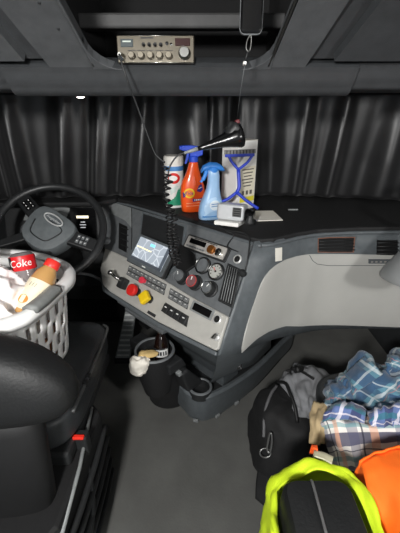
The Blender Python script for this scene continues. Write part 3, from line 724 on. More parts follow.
def sup(w_, d_, n=36, e=3.0):
    out = []
    for i in range(n):
        a = 2*PI*i/n; c, s = math.cos(a), math.sin(a)
        out.append((w_*math.copysign(abs(c)**(2/e), c), d_*math.copysign(abs(s)**(2/e), s)))
    return out
for z, w_, d_ in ((0.69, 0.22, 0.04), (0.695, 0.29, 0.06), (0.708, 0.328, 0.078), (0.73, 0.35, 0.085), (0.75, 0.356, 0.085), (0.79, 0.345, 0.085), (0.82, 0.322, 0.082), (0.845, 0.292, 0.078), (0.868, 0.25, 0.072), (0.888, 0.19, 0.06), (0.9, 0.11, 0.045), (0.905, 0.04, 0.03)):
    bs.append([BM @ Vector((x, y, z)) for x, y in sup(w_, d_)])
mk('backrest', *loftg(bs), leather, ds, smooth=True)
bs = []
for z, w_, d_ in ((0.36, 0.20, 0.04), (0.38, 0.25, 0.055), (0.66, 0.26, 0.06), (0.72, 0.24, 0.05)):
    bs.append([BM @ Vector((x, y-0.01, z)) for x, y in sup(w_, d_)])
mk('backrest_shell', *loftg(bs), softblack, ds, smooth=True)
bz = prism('seat_base', [(-0.92, 0.42), (-0.40, 0.42), (-0.355, 0.50), (-0.345, 0.86), (-0.38, 0.90), (-0.92, 0.95)], 0.0, 0.40, softblack, ds, bevel=0.015)
for k in range(5):
    tube('bellows_rib', crv([(-0.41, 0.415, 0.08+k*0.06), (-0.35, 0.50, 0.08+k*0.06), (-0.338, 0.70, 0.08+k*0.06), (-0.342, 0.87, 0.08+k*0.06)], 5), 0.010, black, bz, seg=8)
prism('seat_pan', [(-0.94, 0.66), (-0.38, 0.66), (-0.375, 1.12), (-0.42, 1.16), (-0.90, 1.16)], 0.40, 0.45, black, ds, bevel=0.01)
tube('side_rail', [(-0.375, 0.86, 0.42), (-0.355, 0.66, 0.40), (-0.352, 0.46, 0.37)], 0.006, midgrey, ds)
bk = mk('belt_buckle', *loftg([[Vector((x, y, z)) for x, y in ((-0.394, 0.715), (-0.347, 0.715), (-0.347, 0.750), (-0.394, 0.750))] for z in (0.37, 0.45)]), black, ds, bevel=0.006)
mk('release_button', *boxg(0.034, 0.014, 0.010, (-0.370, 0.718, 0.452)), mat('buckle_red', (235, 50, 36), 0.4, var=0.02, emit=0), bk, bevel=0.003)
tube('buckle_strap', crv([(-0.368, 0.73, 0.38), (-0.338, 0.66, 0.24), (-0.345, 0.56, 0.10)], 6), 0.008, black, bk)

# ================================================================== laundry basket and contents
lb = thing('laundry_basket', 'white plastic laundry basket with oval slots and grey handle on driver seat', 'basket', (-0.70, 0.95, 0.585))
RIM = [(-0.475, 0.74), (-0.450, 0.80), (-0.438, 0.88), (-0.430, 0.96), (-0.455, 1.03), (-0.515, 1.085), (-0.64, 1.15), (-0.79, 1.175), (-0.93, 1.16), (-1.0, 1.08), (-1.01, 0.92), (-0.99, 0.78), (-0.92, 0.72), (-0.75, 0.705), (-0.55, 0.705)]
rimc = crv([(x, y, 0) for x, y in RIM], 8, True)
BC = Vector((-0.70, 0.93, 0))
ZR, ZB = 0.87, 0.585
def wall(i, h, off=0.0):
    """h 0 bottom .. 1 rim"""
    p = rimc[i % len(rimc)]; k = 0.87+0.13*h
    q = BC+(p-BC)*k; d = (p-BC).normalized()
    return Vector((q.x, q.y, 0))+d*off+Vector((0, 0, ZB+(ZR-ZB)*h))
NB = len(rimc)
V, F = [], []
rows = [0.0, 0.06]+[0.06+0.80*k/16 for k in range(1, 17)]+[0.93, 1.0]
SPL = 1
for h in rows:
    for i in range(NB): V.append(wall(i, h))
nslot = 0
for r in range(len(rows)-1):
    hm = (rows[r]+rows[r+1])/2
    for i in range(NB):
        # slots: 3 columns wide out of 4... rows in bands of 4, staggered
        band = (r-1)//4; inb = (r-1) % 4
        hole = 1 <= r <= 16 and inb in (0, 1, 2) and ((i+3*(band % 2)) % 5) in (0, 1)
        if hole: continue
        j = (i+1) % NB; F.append((r*NB+i, r*NB+j, (r+1)*NB+j, (r+1)*NB+i))
F.append(tuple(range(NB)))
bwm = mat('basket_white', (238, 237, 235), 0.4, var=0.01, bump=0)
mk('basket_wall', V, F, bwm, lb, smooth=True, solid=0.004)
secs = []
for i in range(NB+1):
    a = wall(i, 1.0); d = (rimc[i % NB]-BC).normalized()
    secs.append([a+d*u+Vector((0, 0, z)) for u, z in ((-0.006, -0.006), (-0.004, 0.008), (0.006, 0.012), (0.024, 0.008), (0.030, -0.004), (0.028, -0.022), (0.022, -0.020), (0.022, -0.004), (0.004, 0.0))])
mk('basket_rim', *loftg(secs, cap=False), bwm, lb, smooth=True)
gh = [wall(i, 1.0)+(rimc[i % NB]-BC).normalized()*0.014+Vector((0, 0, 0.012)) for i in range(3, 20)]
hg = mat('handle_grey', (128, 130, 128), 0.5)
V, F = loftg([[p+Vector((0.020, 0, -0.012)), p+Vector((0.018, 0, 0.006)), p+Vector((0, 0, 0.012)), p+Vector((-0.018, 0, 0.006)), p+Vector((-0.020, 0, -0.014))] for p in gh[1:-3]])
mk('handle_grip', V, F, hg, lb, smooth=True)
# plastic bag
bagm = mat('thin_white_bag', (240, 234, 232), 0.35, var=0.04, nscale=8, bump=0.4, bscale=30, coat=0.2)
pb = thing('plastic_bag', 'crumpled thin white plastic bag filling the laundry basket', 'bag', (-0.74, 0.88, 0.62))
blob('bag_body', (-0.675, 0.845, 0.795), (0.165, 0.105, 0.135), bagm, pb, amp=0.22, fs=11, seed=4, sq=2.6, nu=120, nv=70, wr=0.42)
blob('bag_knot', (-0.715, 1.055, 0.925), (0.026, 0.016, 0.020), bagm, pb, amp=0.5, fs=60, seed=2, nu=20, nv=12)
tube('bag_handle', crv([(-0.735, 1.045, 0.915), (-0.715, 1.07, 0.948), (-0.688, 1.06, 0.94), (-0.682, 1.045, 0.91)], 6), 0.007, bagm, pb)
# pop bottles
def bottle_prof(R_, H, neck=0.013):
    return [(0.0005, 0.0), (R_*0.8, 0.0), (R_, 0.012), (R_, H*0.22), (R_*0.92, H*0.30), (R_*0.92, H*0.36), (R_, H*0.42), (R_, H*0.62), (R_*0.82, H*0.76), (neck*1.25, H*0.90), (neck, H*0.92), (neck, H*0.955)]
cola = mat('cola_liquid', (24, 12, 9), 0.08, var=0, bump=0, coat=0.6)
clearb = mat('clear_bottle', (196, 200, 202), 0.06, var=0, bump=0, trans=0.65, coat=0.5)
labred = mat('label_red', (206, 22, 30), 0.4, var=0.02, bump=0)
def wraptext(s, size, r, z, M, m, parent, a0=0, shear=0.0, name='lettering'):
    v, f = textg(s, size, shear=shear)
    vv = []
    for x, y, zz in v:
        a = R(a0)+x/r; vv.append(M @ Vector(((r+zz+0.0006)*math.sin(a), -(r+zz+0.0006)*math.cos(a), z+y)))
    return mk(name, vv, f, m, parent)
# tilted empty cola bottle: neck toward the wheel
def aim(base, top):
    base = Vector(base); ez = (Vector(top)-base).normalized(); ex_ = Vector((1, 0, 0)); ex_ = (ex_-ez*ex_.dot(ez)).normalized(); ey_ = ez.cross(ex_)
    return frame(base, ex_, ey_, ez)
CB = aim((-0.540, 0.945, 0.965), (-0.512, 0.895, 0.78))
t = thing('cola_bottle', 'upside-down clear cola bottle with black and red label in laundry basket', 'bottle', (-0.52, 0.91, 0.75))
lathe('bottle_body', [(0.0005, 0.0), (0.026, 0.0), (0.034, 0.008), (0.0345, 0.02), (0.034, 0.055), (0.036, 0.07), (0.036, 0.10), (0.032, 0.135), (0.022, 0.17), (0.0145, 0.19), (0.013, 0.205)], mat('smoky_clear', (120, 112, 112), 0.08, var=0.2, nscale=20, bump=0, coat=0.6), t, CB, seg=28, cap=False)
lb_ = lathe('label', [(0.0352, 0.008), (0.0362, 0.011), (0.0362, 0.048), (0.0352, 0.051)], labred, t, CB, seg=28, cap=False)
def band_patch(M, r, a0, a1, z0, z1, m, parent, name):
    V, F = [], []
    for k in range(15):
        a = R(a0+(a1-a0)*k/14)
        for z in (z0, z1): V.append(M @ Vector((r*math.sin(a), -r*math.cos(a), z)))
    for k in range(14): F.append((2*k, 2*k+1, 2*k+3, 2*k+2))
    return mk(name, V, F, m, parent)
COKE_A = 180
band_patch(CB, 0.0366, COKE_A+25, COKE_A+120, 0.009, 0.050, gloss, lb_, 'black_band')
v, f = textg('Coke', 0.030, shear=0.15)
mk('lettering', [CB @ Vector(((0.0370+zz)*math.sin(R(COKE_A-14)-x/0.037), -(0.0370+zz)*math.cos(R(COKE_A-14)-x/0.037), 0.030-y)) for x, y, zz in v], f, print_w, lb_)
lathe('bottle_cap', [(0.0145, 0.196), (0.0148, 0.198), (0.0148, 0.214), (0.0005, 0.215)], gloss, t, CB, seg=20, cap=False)
# juice bottle with red cap
JB = aim((-0.520, 0.805, 0.800), (-0.448, 0.940, 0.930))
t = thing('juice_bottle', 'juice bottle with red cap and pale fruit label leaning on basket rim', 'bottle', (-0.53, 0.82, 0.80))
lathe('bottle_body', [(0.0005, 0.0), (0.030, 0.0), (0.036, 0.01), (0.036, 0.14), (0.031, 0.165), (0.022, 0.182), (0.019, 0.19)], mat('juice_amber', (196, 150, 92), 0.15, var=0.1, nscale=12, bump=0, coat=0.5), t, JB, seg=28, cap=False)
lb_ = lathe('label', [(0.0364, 0.045), (0.0370, 0.048), (0.0370, 0.135), (0.0362, 0.138)], mat('label_cream', (240, 228, 200), 0.5, var=0.03), t, JB, seg=28, cap=False)
for a_ in (-14, 0, 12): wraptext('|', 0.012, 0.0370, 0.120, JB, print_k, lb_, a0=a_, shear=0.2, name='label_mark')
V, F = [], []
ol = oval(0.016, 0.013, 18)
vv = [JB @ Vector((0.0376*math.sin(x/0.037-0.15), -0.0376*math.cos(x/0.037-0.15), 0.072+y)) for x, y in ol]
mk('orange_print', vv, [tuple(range(18))], mat('orange_print', (236, 140, 50), 0.5), lb_)
lathe('bottle_cap', [(0.0215, 0.186), (0.0225, 0.188), (0.0225, 0.208), (0.020, 0.211), (0.0005, 0.211)], mat('cap_red', (232, 52, 44), 0.4, var=0.02), t, JB, seg=24, cap=False)
# brown snack wrapper seen through the slots
t = blob('snack_packet', (-0.56, 0.93, 0.66), (0.07, 0.10, 0.05), mat('snack_brown', (150, 96, 50), 0.5, var=0.3, nscale=25), None, amp=0.3, fs=14, seed=8, nu=30, nv=18)
tag(t, 'crumpled brown snack packet low in the laundry basket behind the slots', 'packet')

# ================================================================== things on the dash
DZ = 0.9415
# wipes canister
wc = thing('wipes_canister', 'round white wipes canister with green and red label on the dash', 'canister', (-0.118, 1.575, DZ))
WM = T(-0.118, 1.575, DZ) @ RZ(20)
lathe('canister_body', [(0.0005, 0), (0.041, 0), (0.043, 0.004), (0.043, 0.188), (0.041, 0.192)], white, wc, WM, seg=32, cap=False)
lathe('lid', [(0.044, 0.190), (0.0445, 0.194), (0.0445, 0.222), (0.040, 0.228), (0.0005, 0.228)], mat('lid_offwhite', (226, 222, 214), 0.45, var=0.02), wc, WM, seg=32, cap=False)
def cyl_patch(name, r, pts, M, m, parent):
    """pts: polygon of (angle deg, z)"""
    c = (sum(p[0] for p in pts)/len(pts), sum(p[1] for p in pts)/len(pts)); V = []; n = len(pts); K = 6; F = []
    for k in range(K):
        s = 1-k/K
        for a, z in pts:
            aa = R(c[0]+(a-c[0])*s); V.append(M @ Vector((r*math.sin(aa), -r*math.cos(aa), c[1]+(z-c[1])*s)))
    aa = R(c[0]); V.append(M @ Vector((r*math.sin(aa), -r*math.cos(aa), c[1])))
    for k in range(K-1):
        for i in range(n): F.append((k*n+i, k*n+(i+1) % n, (k+1)*n+(i+1) % n, (k+1)*n+i))
    for i in range(n): F.append(((K-1)*n+i, (K-1)*n+(i+1) % n, len(V)-1))
    return mk(name, V, F, m, parent)
def band(r, z0, z1, a0, a1, n=20): return [(a0+(a1-a0)*i/n, z0) for i in range(n+1)]+[(a1-(a1-a0)*i/n, z1) for i in range(n+1)]
teal = mat('label_green', (30, 140, 104), 0.5, var=0.06); lblue = mat('label_blue', (70, 130, 190), 0.5, var=0.1)
lathe('label_top', [(0.0434, 0.166), (0.0436, 0.168), (0.0436, 0.184), (0.0434, 0.186)], lblue, wc, WM, seg=32, cap=False)
cyl_patch('label_green', 0.0437, [(-70, 0.014)]+[(-70+i*7, 0.012) for i in range(21)]+[(80, 0.10), (60, 0.118), (30, 0.105), (5, 0.085), (-10, 0.055), (-35, 0.038), (-60, 0.035)], WM, teal, wc)
cyl_patch('label_red', 0.0438, [(x*1.0, 0.135+y) for x, y in [(38*math.cos(2*PI*i/22)-18, 0.024*math.sin(2*PI*i/22)) for i in range(22)]], WM, red, wc)
cyl_patch('label_white', 0.0440, [(x, 0.135+y) for x, y in [(26*math.cos(2*PI*i/20)-22, 0.012*math.sin(2*PI*i/20)) for i in range(20)]], WM, print_w, wc)
cyl_patch('label_swirl', 0.0440, [(-40, 0.06), (-10, 0.075), (10, 0.10), (-5, 0.105), (-40, 0.09)], WM, mat('label_pale', (208, 222, 216), 0.5, var=0.03), wc)

# spray bottles: lofted elliptical sections
def spray(name, label, loc, yaw, secs, bm_, trig_m, kind):
    t = thing(name, label, 'spray bottle', loc); M = T(*loc) @ RZ(yaw); rings = []
    def e(z):
        for (z0, w0, d0, c0), (z1, w1, d1, c1) in zip(secs[:-1], secs[1:]):
            if z0 <= z <= z1:
                k = (z-z0)/(z1-z0); return w0+(w1-w0)*k, d0+(d1-d0)*k, c0+(c1-c0)*k
        return secs[-1][1:]
    for z, w_, d_, c in secs: rings.append([M @ Vector((x+c, y, z)) for x, y in sup(w_, d_, 32, 2.5)])
    mk('bottle_body', *loftg(rings), bm_, t, smooth=True, autosmooth=60)
    def front(x, z, lift=0.0008):
        w_, d_, c = e(z); k = min(0.999, abs((x-c)/w_)); return M @ Vector((x, -d_*(1-k**2.5)**(1/2.5)-lift, z))
    return t, M, front
def fpatch(name, front, pts, m, parent, lift=0.0008, K=5):
    c = (sum(p[0] for p in pts)/len(pts), sum(p[1] for p in pts)/len(pts)); V = []; n = len(pts); F = []
    for k in range(K):
        s = 1-k/K
        for x, z in pts: V.append(front(c[0]+(x-c[0])*s, c[1]+(z-c[1])*s, lift))
    V.append(front(c[0], c[1], lift))
    for k in range(K-1):
        for i in range(n): F.append((k*n+i, k*n+(i+1) % n, (k+1)*n+(i+1) % n, (k+1)*n+i))
    for i in range(n): F.append(((K-1)*n+i, (K-1)*n+(i+1) % n, len(V)-1))
    return mk(name, V, F, m, parent)
def ftext(name, front, s, size, x0, z0, m, parent, lift=0.0016, rot=0):
    v, f = textg(s, size); c_, s_ = math.cos(R(rot)), math.sin(R(rot))
    return mk(name, [front(x0+x*c_-y*s_, z0+x*s_+y*c_, lift+zz) for x, y, zz in v], f, m, parent)
org = mat('orange_bottle', (242, 88, 26), 0.35, var=0.03, coat=0.3, bump=0); blu = mat('trigger_blue', (38, 74, 196), 0.4, var=0.04)
navy = mat('label_navy', (52, 40, 130), 0.5, var=0.03)
t, M, fr = spray('spray_bottle', 'orange stain remover spray bottle with dark blue trigger on the dash', (-0.032, 1.49, DZ), 12,
    [(0.0, 0.044, 0.026, 0), (0.004, 0.050, 0.030, 0), (0.03, 0.053, 0.031, 0), (0.075, 0.054, 0.031, 0), (0.11, 0.052, 0.030, 0), (0.135, 0.044, 0.027, 0), (0.155, 0.034, 0.023, 0.001), (0.185, 0.024, 0.020, 0.003), (0.208, 0.019, 0.018, 0.004), (0.214, 0.016, 0.016, 0.004)], org, blu, 0)
def trigger(t, M, z, m, dx, sgn=-1, s=1.0):
    """nozzle head pointing to sgn*x with a finger lever"""
    lathe('collar', [(0.017*s, z), (0.019*s, z+0.002), (0.019*s, z+0.020*s), (0.015*s, z+0.024*s)], m, t, M @ T(dx, 0, 0), seg=20)
    ol = [(0.036, 0.026), (0.038, 0.044), (0.030, 0.058), (-0.010, 0.064), (-0.048, 0.064), (-0.050, 0.046), (-0.030, 0.042), (-0.016, 0.036), (-0.014, 0.022), (0.016, 0.020)]
    MM = M @ T(dx, 0, z) @ Matrix(((sgn*-1, 0, 0, 0), (0, 0, 1, 0), (0, 1, 0, 0), (0, 0, 0, 1)))
    h = prism('trigger_head', [(x*s, y*s) for x, y in ol], -0.012*s, 0.012*s, m, t, MM, bevel=0.003)
    lv = [(-0.026, 0.042), (-0.016, 0.040), (-0.020, 0.018), (-0.028, -0.004), (-0.034, -0.008), (-0.036, -0.004), (-0.030, 0.016)]
    prism('trigger_lever', [(x*s, y*s) for x, y in lv], -0.008*s, 0.008*s, m, t, MM, bevel=0.002)
    prism('nozzle', [(-0.056*s, 0.048*s), (-0.049*s, 0.048*s), (-0.049*s, 0.062*s), (-0.056*s, 0.062*s)], -0.008*s, 0.008*s, m, t, MM, bevel=0.002)
trigger(t, M, 0.212, blu, 0.004, s=1.05)
fpatch('label_ring', fr, oval(0.023, 0.021, 24, -0.020, 0.086), yellow, t)
fpatch('label_core', fr, oval(0.016, 0.015, 22, -0.020, 0.086), mat('label_orange', (246, 130, 20), 0.5, var=0.02), t, 0.0012)
fpatch('label_flash', fr, [(0.012, 0.094), (0.030, 0.088), (0.042, 0.100), (0.034, 0.122), (0.022, 0.118)], navy, t)
fpatch('label_wedge', fr, [(-0.046, 0.066), (-0.034, 0.072), (-0.036, 0.094), (-0.047, 0.088)], navy, t)
fpatch('label_bar', fr, [(-0.006, 0.048), (0.040, 0.050), (0.040, 0.064), (-0.006, 0.062)], navy, t)
ftext('lettering', fr, 'Tide', 0.019, -0.020, 0.086, navy, t)
fpatch('small_print', fr, [(0.020, 0.102), (0.034, 0.108), (0.033, 0.111), (0.019, 0.105)], print_w, t, 0.0016)
for k in range(5): fpatch('small_print', fr, [(0.000+k*0.008, 0.0535), (0.005+k*0.008, 0.0535), (0.005+k*0.008, 0.0595), (0.000+k*0.008, 0.0595)], print_w, t, 0.0016)
for k in range(2): fpatch('small_print', fr, [(-0.034, 0.040-k*0.012), (0.028, 0.042-k*0.012), (0.028, 0.045-k*0.012), (-0.034, 0.043-k*0.012)], mat('print_pale_orange', (250, 180, 140), 0.6, var=0), t)
fb = mat('pale_blue_bottle', (150, 186, 222), 0.3, var=0.05, coat=0.3, bump=0); lb2 = mat('trigger_light_blue', (58, 132, 214), 0.4, var=0.04)
t, M, fr = spray('spray_bottle', 'pale blue waisted spray bottle with sky blue trigger beside the squeegee', (0.046, 1.375, DZ), 16,
    [(0.0, 0.048, 0.028, 0), (0.004, 0.053, 0.032, 0), (0.03, 0.054, 0.032, 0), (0.065, 0.047, 0.030, 0), (0.095, 0.036, 0.026, 0.003), (0.125, 0.027, 0.022, 0.006), (0.150, 0.024, 0.020, 0.008), (0.175, 0.024, 0.020, 0.008), (0.195, 0.022, 0.019, 0.006), (0.200, 0.018, 0.017, 0.006)], fb, lb2, 1)
secs_ = []
for x, z, hw, hh in ((-0.044, 0.193, 0.010, 0.007), (-0.036, 0.205, 0.013, 0.011), (-0.010, 0.213, 0.016, 0.015), (0.020, 0.211, 0.017, 0.015), (0.042, 0.202, 0.014, 0.011), (0.052, 0.195, 0.009, 0.005)):
    secs_.append([M @ Vector((x, a, z+b)) for a, b in oval(hw, hh, 16)])
mk('trigger_hood', *loftg(secs_), lb2, t, smooth=True)
tube('trigger_lever', [M @ Vector(p) for p in crv([(-0.022, 0, 0.198), (-0.026, 0, 0.180), (-0.036, 0, 0.162), (-0.046, 0, 0.152)], 4)], [0.008]*9+[0.005]*4, lb2, t, seg=10)
lathe('collar', [(0.019, 0.188), (0.021, 0.192), (0.021, 0.206)], lb2, t, M @ T(0.006, 0, 0), seg=20)
fpatch('label', fr, [(-0.042, 0.014), (0.042, 0.014), (0.042, 0.045), (0.032, 0.075), (0.010, 0.095), (-0.012, 0.090), (-0.036, 0.060)], mat('label_skyblue', (176, 206, 234), 0.4, var=0.04), t)
fpatch('label_disc', fr, oval(0.022, 0.020, 22, 0.006, 0.062), mat('label_offwhite', (222, 232, 240), 0.5, var=0.02), t, 0.0012)
for k in range(2): fpatch('small_print', fr, [(-0.009, 0.065-k*0.009), (0.020, 0.066-k*0.009), (0.020, 0.069-k*0.009), (-0.009, 0.068-k*0.009)], lblue, t, 0.0018)
fpatch('label_base', fr, [(-0.044, 0.012), (0.044, 0.012), (0.044, 0.022), (-0.044, 0.020)], lblue, t, 0.0012)
# white carton with label
bx = thing('carton', 'tall white carton with yellow striped label standing behind the squeegee', 'box', (0.168, 1.545, DZ))
BMx = T(0.172, 1.545, DZ) @ RZ(38)
box('carton_body', (0.115, 0.10, 0.295), (0, 0, 0.1475), mat('carton_white', (238, 236, 231), 0.7, var=0.03), bx, BMx, bevel=0.003)
FM = BMx @ frame((0.0, -0.0505, 0), (1, 0, 0), (0, 0, 1))
lbm = mat('label_beige', (228, 221, 200), 0.7, var=0.03)
SMx = BMx @ frame((0.0, -0.0503, 0), (1, 0, 0), (0, 0, 1))
mk('carton_label', *xf(boxg(0.088, 0.150, 0.0008, (0.008, 0.115, 0)), SMx), lbm, bx)
mk('label_stripe', *xf(boxg(0.088, 0.022, 0.0008, (0.008, 0.048, 0.0006)), SMx), mat('label_lemon', (226, 214, 60), 0.6, var=0.03), bx)
for k in range(6):
    mk('label_line', *xf(boxg(0.07-0.012*(k % 3), 0.005, 0.0008, (0.006, 0.178-0.014*k, 0.0006)), SMx), mat('print_grey', (96, 92, 84), 0.7, var=0), bx)
for k in range(3):
    mk('label_symbol', *xf(boxg(0.014, 0.018, 0.0008, (-0.018+0.024*k, 0.078, 0.0006)), SMx), MATS['print_grey'], bx)
prism('carton_flap', [(-0.0575, -0.05), (0.0575, -0.05), (0.0575, 0.05), (-0.0575, 0.05)], 0.295, 0.297, paper, bx, BMx)
# blue squeegee leaning on the carton
sq = thing('squeegee', 'blue plastic squeegee with grey blade leaning against the white carton', 'squeegee', (0.165, 1.40, DZ))
sqm = mat('squeegee_blue', (36, 62, 190), 0.4, var=0.05)
def SQ(x, z): return Vector((0.155+x, 1.365+0.24*z, DZ+0.008+z))
for path, r in (([SQ(0.0, 0.185), SQ(0.004, 0.12), SQ(-0.004, 0.098)], 0.0075), ([SQ(0.0, 0.185), SQ(-0.028, 0.215), SQ(-0.044, 0.245)], 0.0055), ([SQ(0.0, 0.185), SQ(0.035, 0.212), SQ(0.056, 0.240)], 0.0055),
                ([SQ(-0.004, 0.098), SQ(-0.045, 0.070), SQ(-0.095, 0.052)], 0.0065), ([SQ(-0.004, 0.098), SQ(0.035, 0.066), SQ(0.085, 0.034)], 0.0065)):
    tube('frame_arm', crv(path, 5), r, sqm, sq, seg=10)
box('blade_holder', (0.118, 0.014, 0.020), (0, 0, 0), sqm, sq, T(*SQ(0.004, 0.243)) @ RY(-2), bevel=0.003)
box('blade', (0.124, 0.008, 0.016), (0, -0.006, 0.010), mat('blade_grey', (120, 120, 118), 0.6, var=0.3, nscale=150), sq, T(*SQ(0.004, 0.243)) @ RY(-2), bevel=0.001)
for k in range(9):
    mk('blade_notch', *xf(boxg(0.004, 0.010, 0.014, (-0.052+k*0.013, -0.0075, 0.010)), T(*SQ(0.004, 0.243)) @ RY(-2)), black, sq)
# silver device with black end
sd = thing('silver_device', 'boxy silver electronic device with a black knob end lying on the dash', 'device', (0.13, 1.25, DZ))
SDM = T(0.122, 1.262, DZ+0.012) @ RZ(-22) @ RX(-8)
silver = mat('silver_body', (206, 208, 210), 0.3, 0.25, var=0.05)
box('device_body', (0.105, 0.075, 0.060), (0, 0, 0.048), silver, sd, SDM, bevel=0.010, bseg=3)
box('device_shelf', (0.095, 0.095, 0.016), (-0.005, -0.012, 0.008), white, sd, SDM, bevel=0.004)
box('device_display', (0.034, 0.003, 0.034), (0.028, -0.0385, 0.052), dkchrome, sd, SDM, bevel=0.001)
for k in range(4): mk('device_mark', *xf(boxg(0.024, 0.001, 0.004, (0.028, -0.0405, 0.040+k*0.008)), SDM), print_k, sd)
lathe('device_knob', [(0.020, 0), (0.026, 0.004), (0.026, 0.018), (0.020, 0.024), (0.020, 0.034), (0.0005, 0.035)], gloss, sd, SDM @ T(0.052, -0.004, 0.040) @ RY(90), seg=20, cap=False)
lathe('device_clamp', [(0.016, 0), (0.018, 0.006), (0.012, 0.024), (0.012, 0.030)], black, sd, SDM @ T(0.075, -0.020, 0.012) @ RX(0), seg=14)
# notepaper
np_ = mk('note_paper', *xf(prismg([(-0.058, -0.07), (0.052, -0.074), (0.058, 0.066), (0.0, 0.070), (-0.05, 0.068)], 0.0, 0.003), T(0.278, 1.41, DZ) @ RZ(8)), paper)
tag(np_, 'sheet of white note paper lying flat on the dash', 'paper')
# pale glint on the dash before the curtain, modelled as a grey bar
t = mk('dash_glint', *boxg(0.045, 0.012, 0.006, (0.42, 1.50, DZ+0.003)), midgrey, bevel=0.002); tag(t, 'tiny grey bar standing in for a glint on the passenger dash top', 'glint')
# cable of the device
cp = crv([(0.09, 1.215, DZ+0.02), (0.075, 1.245, DZ+0.006), (0.11, 1.20, DZ+0.006), (0.16, 1.165, DZ+0.008), (0.175, 1.14, DZ-0.004), (0.172, 1.112, 0.91), (0.165, 1.085, 0.875), (0.160, 1.07, 0.845)], 8)
pc = thing('power_cable', 'thin black power cable with plug hanging over the dash edge', 'cable', (0.15, 1.15, DZ))
tube('cord', cp, 0.0022, black, pc, seg=6)
tube('cord', crv([(0.03, 1.33, DZ+0.004), (0.06, 1.29, DZ+0.006), (0.10, 1.20, DZ+0.005), (0.125, 1.195, 0.93), (0.10, 1.165, 0.90), (0.135, 1.12, 0.895)], 8), 0.0020, black, pc, seg=6)
lathe('plug', [(0.010, 0.0), (0.013, 0.006), (0.013, 0.022), (0.008, 0.028), (0.005, 0.045)], black, pc, PM @ T(0.742, -0.115, 0.002), seg=14)

# ================================================================== navigation unit on the centre stack
gp = thing('navigation_unit', 'black navigation unit with lit map screen mounted on the centre stack', 'navigation unit', tuple(PM @ Vector((0.28, -0.19, 0.02))))
GM = PM @ T(0.315, -0.183, 0.040) @ RZ(-1)
prism('unit_body', rrect(0.242, 0.136, 0.010, 4), -0.010, 0.010, black, gp, GM, bevel=0.003)
prism('bezel', rrect(0.236, 0.130, 0.008, 4), 0.009, 0.0115, slate, gp, GM)
scm = bpy.data.materials.new('map_screen'); scm.use_nodes = True; nt = scm.node_tree; b = nt.nodes['Principled BSDF']
tc = nt.nodes.new('ShaderNodeTexCoord'); vo = nt.nodes.new('ShaderNodeTexVoronoi'); vo.feature = 'DISTANCE_TO_EDGE'; vo.inputs['Scale'].default_value = 24
rp = nt.nodes.new('ShaderNodeValToRGB'); rp.color_ramp.elements[0].color = (0.75, 0.80, 0.86, 1); rp.color_ramp.elements[0].position = 0.02; rp.color_ramp.elements[1].color = (0.42, 0.47, 0.53, 1); rp.color_ramp.elements[1].position = 0.06
nt.links.new(tc.outputs['Object'], vo.inputs['Vector']); nt.links.new(vo.outputs['Distance'], rp.inputs[0])
nt.links.new(rp.outputs[0], b.inputs['Emission Color']); b.inputs['Emission Strength'].default_value = 0.32; b.inputs['Base Color'].default_value = (0.02, 0.02, 0.02, 1); b.inputs['Roughness'].default_value = 0.25
s_ = prism('screen', rrect(0.200, 0.102, 0.003, 2, 0, 0.004), 0.0112, 0.0122, scm, gp, GM)
def strip_(name, w_, h_, x, y, rgb, e): return mk(name, *xf(boxg(w_, h_, 0.0004, (x, y, 0.0125)), GM), mat(name+'_glow', rgb, 0.4, var=0, bump=0, emit=e), s_)
strip_('map_road', 0.095, 0.004, -0.045, 0.012, (250, 235, 170), 0.4)
strip_('map_water', 0.030, 0.012, -0.005, 0.038, (120, 190, 240), 0.4)
strip_('map_side_bar', 0.018, 0.100, 0.090, 0.004, (70, 76, 84), 0.25)
strip_('map_footer', 0.198, 0.012, 0.0, -0.041, (60, 64, 70), 0.25)
mk('brand_mark', *xf(boxg(0.022, 0.004, 0.0005, (0.0, -0.0575, 0.0118)), GM), print_w, gp)
mk('mount_arm', *xf(boxg(0.05, 0.05, 0.036, (0.0, 0.0, -0.026)), GM), black, gp, bevel=0.006)

# ================================================================== CB radio, microphone, hanger
cr = thing('cb_radio', 'chrome faced CB radio with row of knobs in the overhead tray', 'radio', (-0.108, 1.06, 1.459))
RMx = T(-0.108, 0.972, 1.459) @ RX(-8)
box('chassis', (0.182, 0.20, 0.056), (0, 0.105, 0.029), black, cr, RMx, bevel=0.002)
facem = mat('radio_face', (84, 78, 66), 0.4, 0.4, var=0.08, nscale=60)
fp = box('faceplate', (0.187, 0.008, 0.060), (0, 0, 0.030), facem, cr, RMx, bevel=0.002)
tube('face_border', [RMx @ Vector((x, -0.0042, z)) for x, z in ((-0.092, 0.001), (0.092, 0.001), (0.092, 0.059), (-0.092, 0.059))], 0.0012, chrome, fp, seg=6, closed=True)
box('signal_meter', (0.030, 0.003, 0.017), (-0.069, -0.0045, 0.043), mat('meter_dark', (50, 60, 62), 0.3), fp, RMx, bevel=0.001)
mk('meter_scale', *xf(boxg(0.020, 0.001, 0.003, (-0.069, -0.0065, 0.046)), RMx), mat('meter_print', (180, 190, 180), 0.5, var=0), fp)
box('channel_display', (0.036, 0.003, 0.016), (0.066, -0.0045, 0.045), mat('display_maroon', (44, 10, 12), 0.2), fp, RMx, bevel=0.001)
for k, x in enumerate((-0.029, -0.015, -0.001, 0.013)):
    tube('toggle', [RMx @ Vector((x, -0.004, 0.040)), RMx @ Vector((x, -0.014, 0.036))], [0.0022, 0.0028], deep, fp, seg=8)
    lathe('toggle_nut', [(0.0045, 0.004), (0.0045, 0.006)], deep, fp, RMx @ T(x, 0, 0.040) @ RX(90), seg=10)
lathe('indicator', [(0.004, 0.004), (0.004, 0.007), (0.0005, 0.008)], deep, fp, RMx @ T(0.028, 0, 0.042) @ RX(90), seg=10, cap=False)
